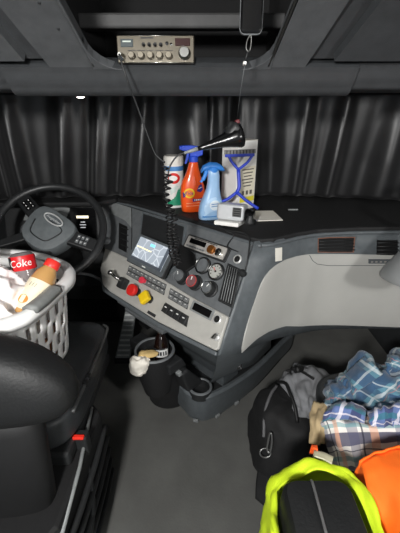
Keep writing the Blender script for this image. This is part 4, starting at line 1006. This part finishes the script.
lathe('indicator', [(0.003, 0.004), (0.003, 0.007), (0.0005, 0.008)], chrome, fp, RMx @ T(0.038, 0, 0.040) @ RX(90), seg=10, cap=False)
kn = mat('knob_champagne', (132, 125, 112), 0.22, 0.6, var=0, bump=0)
for k in range(5):
    x = -0.058+k*0.0225
    n_ = lathe('radio_knob', [(0.0085, 0.004), (0.0085, 0.012), (0.0075, 0.018), (0.0065, 0.0195), (0.0005, 0.0195)], kn, fp, RMx @ T(x, 0, 0.015) @ RX(90), seg=18, cap=False)
    mk('dial_print', *xf(boxg(0.020, 0.0006, 0.0012, (x, -0.0044, 0.0275)), RMx), print_k, fp)
n_ = lathe('channel_knob', [(0.0145, 0.004), (0.0145, 0.012), (0.0125, 0.020), (0.0110, 0.022), (0.0005, 0.022)], dkchrome, fp, RMx @ T(0.070, 0, 0.020) @ RX(90), seg=22, cap=False)
mj = lathe('mic_jack', [(0.0085, 0.004), (0.0085, 0.016), (0.006, 0.022), (0.004, 0.034)], chrome, fp, RMx @ T(-0.083, 0, 0.012) @ RX(90), seg=16)
mk('brand_print', *xf(boxg(0.030, 0.0006, 0.003, (-0.02, -0.0044, 0.054)), RMx), print_k, fp)
# microphone hanging from the retractable hanger
mc = thing('cb_microphone', 'black tapered CB microphone hanging on its coiled black cord', 'microphone', (0.075, 1.0, 1.26))
m0, m1 = Vector((-0.008, 1.0, 1.256)), Vector((0.116, 1.016, 1.291))
ax = (m1-m0).normalized(); u_ = ax.cross(Vector((0, 0, 1))).normalized(); v_ = u_.cross(ax)
secs = []
for f, w_, h_ in ((0.0, 0.0055, 0.0055), (0.1, 0.008, 0.007), (0.3, 0.014, 0.011), (0.5, 0.021, 0.016), (0.7, 0.028, 0.022), (0.85, 0.033, 0.028), (0.94, 0.034, 0.032), (1.0, 0.030, 0.030), (1.03, 0.022, 0.024), (1.04, 0.005, 0.006)):
    c = m0.lerp(m1, f); secs.append([c+u_*w_*math.cos(a)+v_*h_*math.sin(a) for a in [2*PI*i/24 for i in range(24)]])
bd = mk('mic_body', *loftg(secs), mat('mic_black', (16, 16, 17), 0.22, bump=0.05), mc, smooth=True)
blob('mic_grille', m1+v_*0.020-u_*0.0+ax*-0.018, (0.024, 0.022, 0.020), black, bd, amp=0.35, fs=70, seed=3, nu=24, nv=14)
mk('talk_button', *xf(boxg(0.012, 0.016, 0.010, (0, 0, 0)), frame(m1+v_*0.038-ax*0.004, ax, u_)), mat('button_maroon', (90, 30, 34), 0.4), bd, bevel=0.002)
tube('strain_relief', [m0+ax*0.002, m0-ax*0.018, m0-ax*0.038], [0.006, 0.005, 0.0035], midgrey, mc, seg=10)
# straight lead from the radio, then the coil, then back up to the microphone
jk = RMx @ Vector((-0.083, -0.034, 0.012))
lead = crv([jk, jk+Vector((0.012, -0.005, -0.045)), Vector((-0.160, 0.965, 1.36)), Vector((-0.129, 0.985, 1.256)), Vector((-0.116, 0.985, 1.236)), Vector((-0.100, 0.985, 1.222))], 8)
tube('straight_lead', lead, 0.0024, black, mc, seg=6)
loop = crv([m0-ax*0.036, Vector((-0.062, 0.992, 1.240)), Vector((-0.084, 0.985, 1.212)), Vector((-0.092, 0.980, 1.180))], 8)
tube('straight_lead', loop, 0.0024, black, mc, seg=6)
def coil(path, r, pitch, wob, seed):
    pts = crv(path, 60); out = []; acc = 0
    for i, p in enumerate(pts):
        if i: acc += (pts[i]-pts[i-1]).length
        t = (pts[min(i+1, len(pts)-1)]-pts[max(i-1, 0)]).normalized(); s = t.cross(Vector((0, 1, 0.01))).normalized(); q = s.cross(t)
        f = i/(len(pts)-1); pt = pitch(f)
        a = coil.ph; coil.ph += 2*PI*((pts[i]-pts[i-1]).length if i else 0)/pt
        out.append(p+(s*math.cos(a)+q*math.sin(a))*r+Vector((wob*noise.noise(Vector((f*7, seed, 0))), wob*noise.noise(Vector((f*7, seed, 5))), 0)))
    return out
coil.ph = 0
down = []
c1 = coil([(-0.092, 0.980, 1.19), (-0.094, 0.975, 1.12), (-0.090, 0.965, 1.05), (-0.088, 0.955, 0.99), (-0.080, 0.950, 0.935)], 0.009, lambda f: 0.020-0.011*min(1, f*1.5), 0.012, 1)
c2 = coil([(-0.080, 0.950, 0.935), (-0.070, 0.955, 0.93), (-0.072, 0.965, 0.98), (-0.080, 0.975, 1.05), (-0.094, 0.985, 1.13), (-0.100, 0.985, 1.222)], 0.009, lambda f: 0.009+0.012*max(0, f*1.6-0.6), 0.014, 2)
tube('coiled_cord', c1, 0.0024, deep, mc, seg=6)
tube('coiled_cord', c2, 0.0024, deep, mc, seg=6)
# hanger
hg_ = thing('retractable_hanger', 'black retractable microphone hanger with clip dangling from overhead console', 'hanger', (0.108, 0.875, 1.50))
HM = frame((0.108, 0.875, 1.555), (1, 0, 0), (0, 0.1, 1))
prism('reel_case', rrect(0.046, 0.105, 0.010, 4), -0.010, 0.010, gloss, hg_, HM, bevel=0.004)
prism('case_rim', rrect(0.048, 0.108, 0.011, 4), -0.004, 0.004, dkgrey, hg_, HM)
tube('case_strap', [HM @ Vector((0, 0.05, 0)), HM @ Vector((0, 0.12, 0.005)), (0.108, 0.90, 1.88)], 0.004, black, hg_)
tube('snap_clip', [HM @ Vector(p) for p in crv([(0.0, -0.054, 0), (-0.006, -0.062, 0), (-0.008, -0.078, 0), (-0.002, -0.084, 0), (0.002, -0.074, 0), (0.002, -0.060, 0)], 4, True)], 0.0016, dkchrome, hg_, seg=6, closed=True)
ch_ = tube('chain', [HM @ Vector(p) for p in ((-0.004, -0.083, 0), (-0.006, -0.092, 0), (-0.009, -0.100, 0))], 0.002, black, hg_, seg=6)
box('white_bead', (0.007, 0.006, 0.013), (-0.010, -0.107, 0), white, hg_, HM, bevel=0.001)
tube('hanger_string', [HM @ Vector((-0.010, -0.112, 0)), Vector((0.100, 0.94, 1.40)), m1+v_*0.043-ax*0.004], 0.0008, dkgrey, hg_, seg=5)

# ================================================================== items in the console
KB = aim((-0.163, 1.158, 0.262), (-0.170, 1.198, 0.50))
t = thing('cola_bottle', 'dark full cola bottle with white printed label in the console bin', 'bottle', (-0.195, 1.225, 0.235))
lathe('bottle_body', [(0.0005, 0.0), (0.026, 0.0), (0.032, 0.012), (0.033, 0.09), (0.033, 0.165), (0.030, 0.19), (0.020, 0.215), (0.013, 0.230), (0.013, 0.238)], cola, t, KB, seg=28, cap=False)
lathe('bottle_cap', [(0.015, 0.234), (0.0155, 0.236), (0.0155, 0.252), (0.0005, 0.253)], dkchrome, t, KB, seg=18, cap=False)
lb_ = lathe('label', [(0.0334, 0.128), (0.0337, 0.130), (0.0337, 0.170), (0.0334, 0.172)], black, t, KB, seg=28, cap=False)
cyl_patch('label_white', 0.0341, band(0.034, 0.132, 0.166, -35, 60, 10), KB, mat('label_silver', (206, 206, 204), 0.5), lb_)
for a_, w_ in ((-16, 10), (2, 14), (22, 9), (40, 12)): cyl_patch('label_mark', 0.0345, band(0.034, 0.140, 0.158, a_-w_/2, a_+w_/2, 4), KB, print_k, lb_)
t = blob('crumpled_wrapper', (-0.248, 1.092, 0.400), (0.036, 0.024, 0.040), mat('wrapper_white', (232, 226, 214), 0.7, var=0.1, nscale=30), None, amp=0.5, fs=22, seed=5, nu=40, nv=24, wr=0.4)
tag(t, 'crumpled white and tan paper wrapper hanging on the console bin rim', 'wrapper')
t = blob('tan_napkin', (-0.212, 1.130, 0.432), (0.034, 0.020, 0.012), mat('napkin_tan', (196, 168, 112), 0.8, var=0.12, nscale=40), None, amp=0.5, fs=26, seed=11, nu=30, nv=18, wr=0.4)
tag(t, 'crushed tan paper napkin inside the console bin', 'napkin')
t = thing('key_ring', 'small bunch of metal keys lying in the round cup holder', 'keys', (0.002, 1.198, 0.122))
tube('ring', [(0.002+0.014*math.cos(2*PI*i/20), 1.198+0.014*math.sin(2*PI*i/20), 0.135) for i in range(20)], 0.0018, chrome, t, seg=6, closed=True)
for k, (a, m) in enumerate(((30, chrome), (140, dkchrome), (250, black))):
    prism('key', [(0.010, -0.008), (0.026, -0.009), (0.028, -0.003), (0.036, -0.003), (0.036, 0.003), (0.028, 0.003), (0.026, 0.009), (0.010, 0.008)], 0.130+k*0.004, 0.1325+k*0.004, m, t, T(0.002, 1.198, 0) @ RZ(a))

# ================================================================== grey cone fitting at the passenger side
cn = thing('lamp_shade', 'smooth grey cone shaped lamp shade on a stem at the passenger side', 'lamp', (0.74, 1.08, 0.74))
CM2 = frame((0.752, 1.09, 0.765), (1, 0, 0), (0.0, 1.0, 0.12)) @ RZ(0)
CM2 = aim((0.748, 1.08, 0.790), (0.79, 1.10, 1.0))
cone_m = mat('cone_grey', (128, 130, 130), 0.4, var=0.03)
lathe('shade', [(0.0005, 0.010), (0.090, 0.004), (0.098, 0.0), (0.101, 0.008), (0.095, 0.03), (0.060, 0.12), (0.044, 0.16), (0.034, 0.195)], cone_m, cn, CM2, seg=40, cap=False)
tube('stem', [CM2 @ Vector((0, 0, 0.19)), CM2 @ Vector((0.0, 0, 0.26)), CM2 @ Vector((0.10, 0.02, 0.34)), (1.13, 1.2, 1.15)], [0.028, 0.02, 0.016, 0.016], cone_m, cn, seg=14)

# ================================================================== passenger seat and the pile on it
ps = thing('passenger_seat', 'black leather passenger seat with padded armrest under the clothes', 'seat', (0.70, 0.70, 0.0))
pad('seat_cushion', 0.29, 0.27, 0.07, (0.70, 0.74, 0.40), leather2, ps, sq=5)
prism('seat_base', [(0.45, 0.45), (0.95, 0.45), (0.95, 0.95), (0.45, 0.95)], 0.0, 0.34, softblack, ps, bevel=0.02)
secs = []
for z, k in ((0.36, 0.92), (0.40, 1.0), (0.62, 1.0), (0.655, 0.97), (0.668, 0.88), (0.672, 0.6)):
    secs.append([Vector((0.237+x*k, 0.382+y*k, z)) for x, y in rrect(0.145, 0.145, 0.028, 5)])
ar = mk('armrest', *loftg(secs), leather, ps, smooth=True, autosmooth=45)
tube('armrest_seam', crv([(0.232, 0.452, 0.64), (0.229, 0.445, 0.668), (0.226, 0.40, 0.675), (0.224, 0.34, 0.675)], 5), 0.003, mat('seam_grey', (92, 92, 92), 0.4), ar, seg=6)
tube('armrest_stay', [(0.30, 0.36, 0.40), (0.46, 0.42, 0.38), (0.55, 0.50, 0.38)], 0.03, black, ps)

# lime high visibility vest wrapped round the armrest
lime = mat('lime_fabric', (206, 232, 34), 0.8, var=0.05, nscale=30, bump=0.3, bscale=400)
lv = thing('safety_vest', 'lime yellow safety vest draped around the passenger armrest', 'vest', (0.24, 0.48, 0.42))
sheet('vest_cloth', [
    [(0.128, 0.30, 0.52), (0.125, 0.36, 0.50), (0.135, 0.44, 0.47), (0.18, 0.50, 0.45), (0.25, 0.515, 0.45), (0.33, 0.50, 0.47), (0.352, 0.42, 0.50), (0.350, 0.33, 0.53)],
    [(0.132, 0.30, 0.60), (0.128, 0.37, 0.585), (0.138, 0.45, 0.555), (0.18, 0.505, 0.545), (0.25, 0.53, 0.55), (0.33, 0.51, 0.57), (0.356, 0.43, 0.60), (0.345, 0.33, 0.61)],
    [(0.140, 0.30, 0.640), (0.138, 0.38, 0.628), (0.152, 0.462, 0.605), (0.19, 0.50, 0.61), (0.25, 0.525, 0.625), (0.325, 0.50, 0.63), (0.345, 0.43, 0.645), (0.336, 0.33, 0.655)],
    [(0.152, 0.30, 0.630), (0.152, 0.38, 0.625), (0.165, 0.452, 0.615), (0.20, 0.475, 0.625), (0.25, 0.490, 0.635), (0.308, 0.475, 0.635), (0.322, 0.42, 0.645), (0.318, 0.33, 0.655)]],
    lime, lv, n=7, fold=0.010, fscale=11, fine=0.004, thick=0.004, seed=2)
sheet('reflective_strip', [[(0.268, 0.541, 0.61), (0.288, 0.535, 0.61), (0.306, 0.526, 0.612)], [(0.262, 0.530, 0.648), (0.282, 0.523, 0.650), (0.300, 0.512, 0.650)], [(0.256, 0.512, 0.652), (0.275, 0.503, 0.653), (0.290, 0.494, 0.650)]],
    mat('reflective_tape', (170, 166, 140), 0.35, var=0.1), lv, n=5, thick=0.003)
sheet('orange_trim', [[(0.262, 0.551, 0.61), (0.272, 0.549, 0.61)], [(0.262, 0.546, 0.645), (0.273, 0.543, 0.647)], [(0.260, 0.530, 0.656), (0.268, 0.524, 0.656)]], mat('trim_orange', (240, 90, 30), 0.7), lv, n=5, thick=0.003)
# orange vest
orm = mat('orange_fabric', (250, 108, 16), 0.8, var=0.04, nscale=30, bump=0.3, bscale=400)
ov = thing('safety_vest', 'bright orange safety vest lying over the passenger seat edge', 'vest', (0.46, 0.45, 0.50))
sheet('vest_cloth', [
    [(0.352, 0.494, 0.655), (0.41, 0.515, 0.665), (0.48, 0.53, 0.66), (0.60, 0.54, 0.64)],
    [(0.345, 0.440, 0.650), (0.41, 0.46, 0.672), (0.48, 0.47, 0.668), (0.60, 0.47, 0.65)],
    [(0.350, 0.380, 0.620), (0.40, 0.38, 0.668), (0.48, 0.39, 0.67), (0.60, 0.38, 0.65)],
    [(0.320, 0.330, 0.640), (0.39, 0.30, 0.66), (0.48, 0.30, 0.66), (0.60, 0.29, 0.64)],
    [(0.315, 0.270, 0.60), (0.39, 0.22, 0.62), (0.48, 0.22, 0.63), (0.60, 0.20, 0.62)]], orm, ov, n=8, fold=0.006, fscale=9, fine=0.002, seed=6, thick=0.005)
sheet('vest_hem', [[(0.350, 0.497, 0.657), (0.41, 0.519, 0.667), (0.48, 0.534, 0.662), (0.60, 0.544, 0.642)], [(0.348, 0.500, 0.60), (0.41, 0.524, 0.61), (0.48, 0.54, 0.60), (0.60, 0.55, 0.60)], [(0.348, 0.498, 0.50), (0.41, 0.52, 0.50), (0.48, 0.53, 0.50), (0.60, 0.54, 0.50)]], orm, ov, n=8, fold=0.004, seed=8, thick=0.004)

# plaid shirts: control grids in metres, rows run from the back of the pile to the front
S2 = [
    [(0.482, 0.937, 0.500), (0.547, 0.977, 0.520), (0.601, 0.992, 0.540), (0.675, 0.977, 0.520), (0.792, 1.000, 0.500)],
    [(0.424, 0.846, 0.550), (0.467, 0.846, 0.600), (0.518, 0.858, 0.630), (0.570, 0.826, 0.610), (0.696, 0.868, 0.580)],
    [(0.397, 0.786, 0.550), (0.446, 0.796, 0.590), (0.490, 0.789, 0.620), (0.555, 0.777, 0.600), (0.661, 0.806, 0.580)],
    [(0.416, 0.769, 0.510), (0.461, 0.781, 0.530), (0.505, 0.778, 0.550), (0.559, 0.761, 0.560), (0.641, 0.761, 0.560)],
    [(0.453, 0.781, 0.470), (0.482, 0.780, 0.480), (0.524, 0.779, 0.490), (0.588, 0.785, 0.500), (0.670, 0.785, 0.500)],
]
S2s = [
    [(0.415, 0.856, 0.460), (0.432, 0.889, 0.490), (0.465, 0.907, 0.510), (0.513, 0.914, 0.530)],
    [(0.389, 0.781, 0.530), (0.401, 0.801, 0.560), (0.433, 0.814, 0.580), (0.472, 0.821, 0.590)],
    [(0.387, 0.740, 0.550), (0.403, 0.754, 0.575), (0.428, 0.763, 0.590), (0.455, 0.769, 0.600)],
    [(0.422, 0.750, 0.510), (0.433, 0.758, 0.530), (0.452, 0.764, 0.540), (0.474, 0.770, 0.550)],
]
S4 = [
    [(0.667, 0.989, 0.500), (0.726, 1.032, 0.530), (0.833, 1.069, 0.520)],
    [(0.602, 0.878, 0.580), (0.646, 0.907, 0.610), (0.735, 0.935, 0.600)],
    [(0.594, 0.839, 0.590), (0.627, 0.863, 0.610), (0.706, 0.884, 0.600)],
    [(0.620, 0.846, 0.550), (0.645, 0.862, 0.560), (0.710, 0.872, 0.560)],
]
S1 = [
    [(0.350, 0.723, 0.520), (0.393, 0.734, 0.540), (0.449, 0.727, 0.540), (0.520, 0.718, 0.550), (0.625, 0.718, 0.550)],
    [(0.341, 0.687, 0.545), (0.374, 0.680, 0.570), (0.419, 0.669, 0.575), (0.488, 0.662, 0.575), (0.583, 0.658, 0.580)],
    [(0.350, 0.666, 0.515), (0.373, 0.642, 0.545), (0.417, 0.634, 0.555), (0.481, 0.630, 0.560), (0.565, 0.622, 0.570)],
    [(0.365, 0.647, 0.470), (0.389, 0.629, 0.490), (0.423, 0.615, 0.510), (0.479, 0.607, 0.520), (0.566, 0.606, 0.530)],
    [(0.375, 0.629, 0.440), (0.402, 0.616, 0.450), (0.436, 0.604, 0.460), (0.488, 0.596, 0.480), (0.564, 0.588, 0.500)],
]
S1r = [
    [(0.349, 0.694, 0.545), (0.381, 0.683, 0.570), (0.424, 0.678, 0.572), (0.458, 0.675, 0.560)],
    [(0.350, 0.695, 0.580), (0.384, 0.691, 0.600), (0.419, 0.683, 0.605), (0.457, 0.679, 0.590)],
    [(0.372, 0.721, 0.570), (0.406, 0.726, 0.585), (0.442, 0.722, 0.585), (0.479, 0.714, 0.570)],
    [(0.403, 0.758, 0.530), (0.439, 0.773, 0.530), (0.473, 0.766, 0.530), (0.506, 0.752, 0.520)],
]
S3 = [
    [(0.503, 0.750, 0.530), (0.540, 0.753, 0.560), (0.585, 0.751, 0.570), (0.639, 0.751, 0.570)],
    [(0.464, 0.680, 0.585), (0.502, 0.685, 0.610), (0.542, 0.691, 0.615), (0.598, 0.699, 0.610)],
    [(0.463, 0.654, 0.585), (0.505, 0.654, 0.600), (0.532, 0.656, 0.605), (0.579, 0.660, 0.600)],
    [(0.484, 0.652, 0.560), (0.520, 0.651, 0.565), (0.546, 0.654, 0.565), (0.590, 0.662, 0.560)],
]
J = [
    [(0.362, 1.134, 0.330), (0.432, 1.149, 0.350), (0.503, 1.132, 0.360), (0.568, 1.078, 0.360)],
    [(0.317, 1.045, 0.370), (0.384, 1.052, 0.400), (0.457, 1.035, 0.410), (0.519, 0.971, 0.420)],
    [(0.325, 0.991, 0.370), (0.371, 0.976, 0.405), (0.422, 0.951, 0.420), (0.477, 0.903, 0.430)],
    [(0.338, 0.941, 0.360), (0.369, 0.908, 0.395), (0.403, 0.876, 0.420), (0.433, 0.840, 0.440)],
    [(0.346, 0.921, 0.310), (0.370, 0.877, 0.350), (0.391, 0.834, 0.390), (0.412, 0.809, 0.420)],
]
G = [
    [(0.354, 0.789, 0.530), (0.379, 0.767, 0.545), (0.401, 0.749, 0.540)],
    [(0.331, 0.743, 0.530), (0.356, 0.725, 0.550), (0.382, 0.715, 0.545)],
    [(0.317, 0.698, 0.520), (0.337, 0.682, 0.540), (0.363, 0.679, 0.535)],
    [(0.306, 0.661, 0.500), (0.325, 0.647, 0.515), (0.352, 0.651, 0.510)],
]
tealp = plaid('plaid_teal', (86, 130, 148), [(0, 0.12, 0.03, 0.050, (44, 66, 104), 0.75), (1, 0.12, 0.02, 0.050, (48, 80, 112), 0.7), (0, 0.12, 0.075, 0.012, (216, 222, 222), 0.55), (1, 0.12, 0.072, 0.010, (206, 214, 216), 0.5), (0, 0.12, 0.10, 0.005, (196, 120, 120), 0.6)], 1)
lightp = plaid('plaid_light', (232, 228, 222), [(1, 0.11, 0.010, 0.040, (54, 56, 92), 0.85), (0, 0.11, 0.0, 0.030, (84, 86, 116), 0.55), (1, 0.11, 0.075, 0.016, (80, 150, 156), 0.6), (0, 0.11, 0.055, 0.018, (236, 176, 140), 0.6), (0, 0.11, 0.026, 0.005, (44, 44, 64), 0.8), (1, 0.11, 0.048, 0.004, (44, 44, 64), 0.8)], 1)
bluep = plaid('plaid_blue', (92, 112, 160), [(0, 0.08, 0.0, 0.030, (42, 46, 88), 0.75), (1, 0.08, 0.0, 0.030, (40, 110, 124), 0.75), (0, 0.08, 0.04, 0.010, (220, 216, 226), 0.75), (1, 0.08, 0.04, 0.008, (226, 220, 226), 0.7)], 1)
s1 = thing('plaid_shirt', 'white, navy and orange plaid shirt folded on the passenger seat beside orange vest', 'shirt', (0.45, 0.70, 0.46), 'plaid shirts on the passenger seat')
sheet('shirt_panel', S1, lightp, s1, n=9, fold=0.008, fscale=10, fine=0.002, seed=3, uvrot=4)
sheet('shirt_roll', S1r, bluep, s1, n=7, fold=0.007, fscale=14, fine=0.002, seed=5, uvrot=10)
s2 = thing('plaid_shirt', 'teal and navy plaid flannel shirt crumpled on top of the pile', 'shirt', (0.56, 0.95, 0.47), 'plaid shirts on the passenger seat')
sheet('shirt_body', S2, tealp, s2, n=9, fold=0.026, fscale=9, fine=0.003, seed=9, uvrot=-28)
sheet('shirt_sleeve', S2s, tealp, s2, n=8, fold=0.016, fscale=14, fine=0.003, seed=12, uvrot=20)
COLLAR = [
    [(0.442, 0.806, 0.620), (0.478, 0.828, 0.640), (0.514, 0.848, 0.655)],
    [(0.438, 0.757, 0.635), (0.471, 0.771, 0.660), (0.517, 0.794, 0.670)],
    [(0.448, 0.726, 0.635), (0.483, 0.736, 0.655), (0.536, 0.767, 0.660)],
]
sheet('shirt_collar', COLLAR, tealp, s2, n=8, fold=0.004, fscale=9, fine=0.001, seed=4, uvrot=8, thick=0.005)
s3 = thing('plaid_shirt', 'blue and mauve plaid shirt bunched at the right of the pile', 'shirt', (0.68, 0.78, 0.47), 'plaid shirts on the passenger seat')
sheet('shirt_body', S3, bluep, s3, n=8, fold=0.012, fscale=12, fine=0.003, seed=21, uvrot=-15)
s4 = thing('plaid_shirt', 'teal plaid shirt peeking up at the back of the pile', 'shirt', (0.78, 1.02, 0.47), 'plaid shirts on the passenger seat')
sheet('shirt_body', S4, tealp, s4, n=8, fold=0.015, fscale=12, fine=0.003, seed=31, uvrot=35)
# duffel bag in front of the seat
bagk = mat('duffel_black', (20, 20, 21), 0.75, var=0.15, bump=0.4, bscale=300)
dg = thing('duffel_bag', 'black duffel bag with metal strap clasp on the floor beside the passenger seat', 'bag', (0.33, 0.97, 0.0))
blob('bag_body', (0.345, 0.965, 0.165), (0.135, 0.15, 0.17), bagk, dg, amp=0.14, fs=8, seed=3, sq=2.8, nu=60, nv=34, floor=0.003, wr=0.08)
tube('bag_piping', crv([(0.235, 0.87, 0.26), (0.245, 0.93, 0.315), (0.275, 0.99, 0.345), (0.31, 1.04, 0.345)], 6), 0.006, mat('bag_trim_grey', (96, 96, 98), 0.6), dg)
sheet('shoulder_strap', [[(0.238, 0.875, 0.20), (0.225, 0.86, 0.13), (0.215, 0.835, 0.06), (0.210, 0.80, 0.012)], [(0.268, 0.845, 0.20), (0.258, 0.828, 0.13), (0.250, 0.80, 0.06), (0.248, 0.765, 0.012)]], bagk, dg, n=6, thick=0.004)
cl_ = tube('strap_clasp', crv([(0.252, 0.855, 0.30), (0.246, 0.845, 0.27), (0.243, 0.835, 0.24), (0.252, 0.828, 0.235), (0.258, 0.838, 0.265), (0.258, 0.85, 0.295)], 5, True), 0.004, steel, dg, seg=8, closed=True)
tube('clasp_ring', [(0.238+0.020*math.cos(2*PI*i/20), 0.835+0.008*math.sin(2*PI*i/20), 0.222+0.014*math.sin(2*PI*i/20)) for i in range(20)], 0.003, steel, dg, seg=8, closed=True)
# grey garment on the bag
gg = thing('grey_jacket', 'grey jacket with black zip slumped over the duffel bag', 'jacket', (0.41, 1.03, 0.25))
gjm = mat('jacket_grey', (124, 125, 128), 0.85, var=0.15, nscale=25, bump=0.3, bscale=300)
sheet('jacket_cloth', J, gjm, gg, n=9, fold=0.022, fscale=11, fine=0.003, seed=14)
tube('zip', crv([(0.305, 1.03, 0.375), (0.33, 1.0, 0.395), (0.335, 0.96, 0.395), (0.345, 0.91, 0.375), (0.35, 0.87, 0.335)], 6), 0.006, deep, gg)
blob('cord_knot', (0.385, 1.045, 0.425), (0.022, 0.018, 0.014), deep, gg, amp=0.6, fs=60, seed=4, nu=24, nv=14)
for p in (((0.39, 1.04, 0.425), (0.41, 1.01, 0.43), (0.43, 0.985, 0.43)), ((0.38, 1.04, 0.425), (0.365, 1.06, 0.41), (0.35, 1.065, 0.40))):
    tube('drawcord', crv(p, 5), 0.004, deep, gg)
# tan cloth between bag and shirts
tanm = mat('tan_canvas', (186, 164, 126), 0.8, var=0.12, nscale=30, bump=0.3, bscale=150)
o = sheet('tan_cloth', G, tanm, None, n=7, fold=0.008, fscale=18, fine=0.003, seed=2, thick=0.012)
tag(o, 'folded tan canvas cloth lying between the grey jacket and plaid shirts', 'cloth')
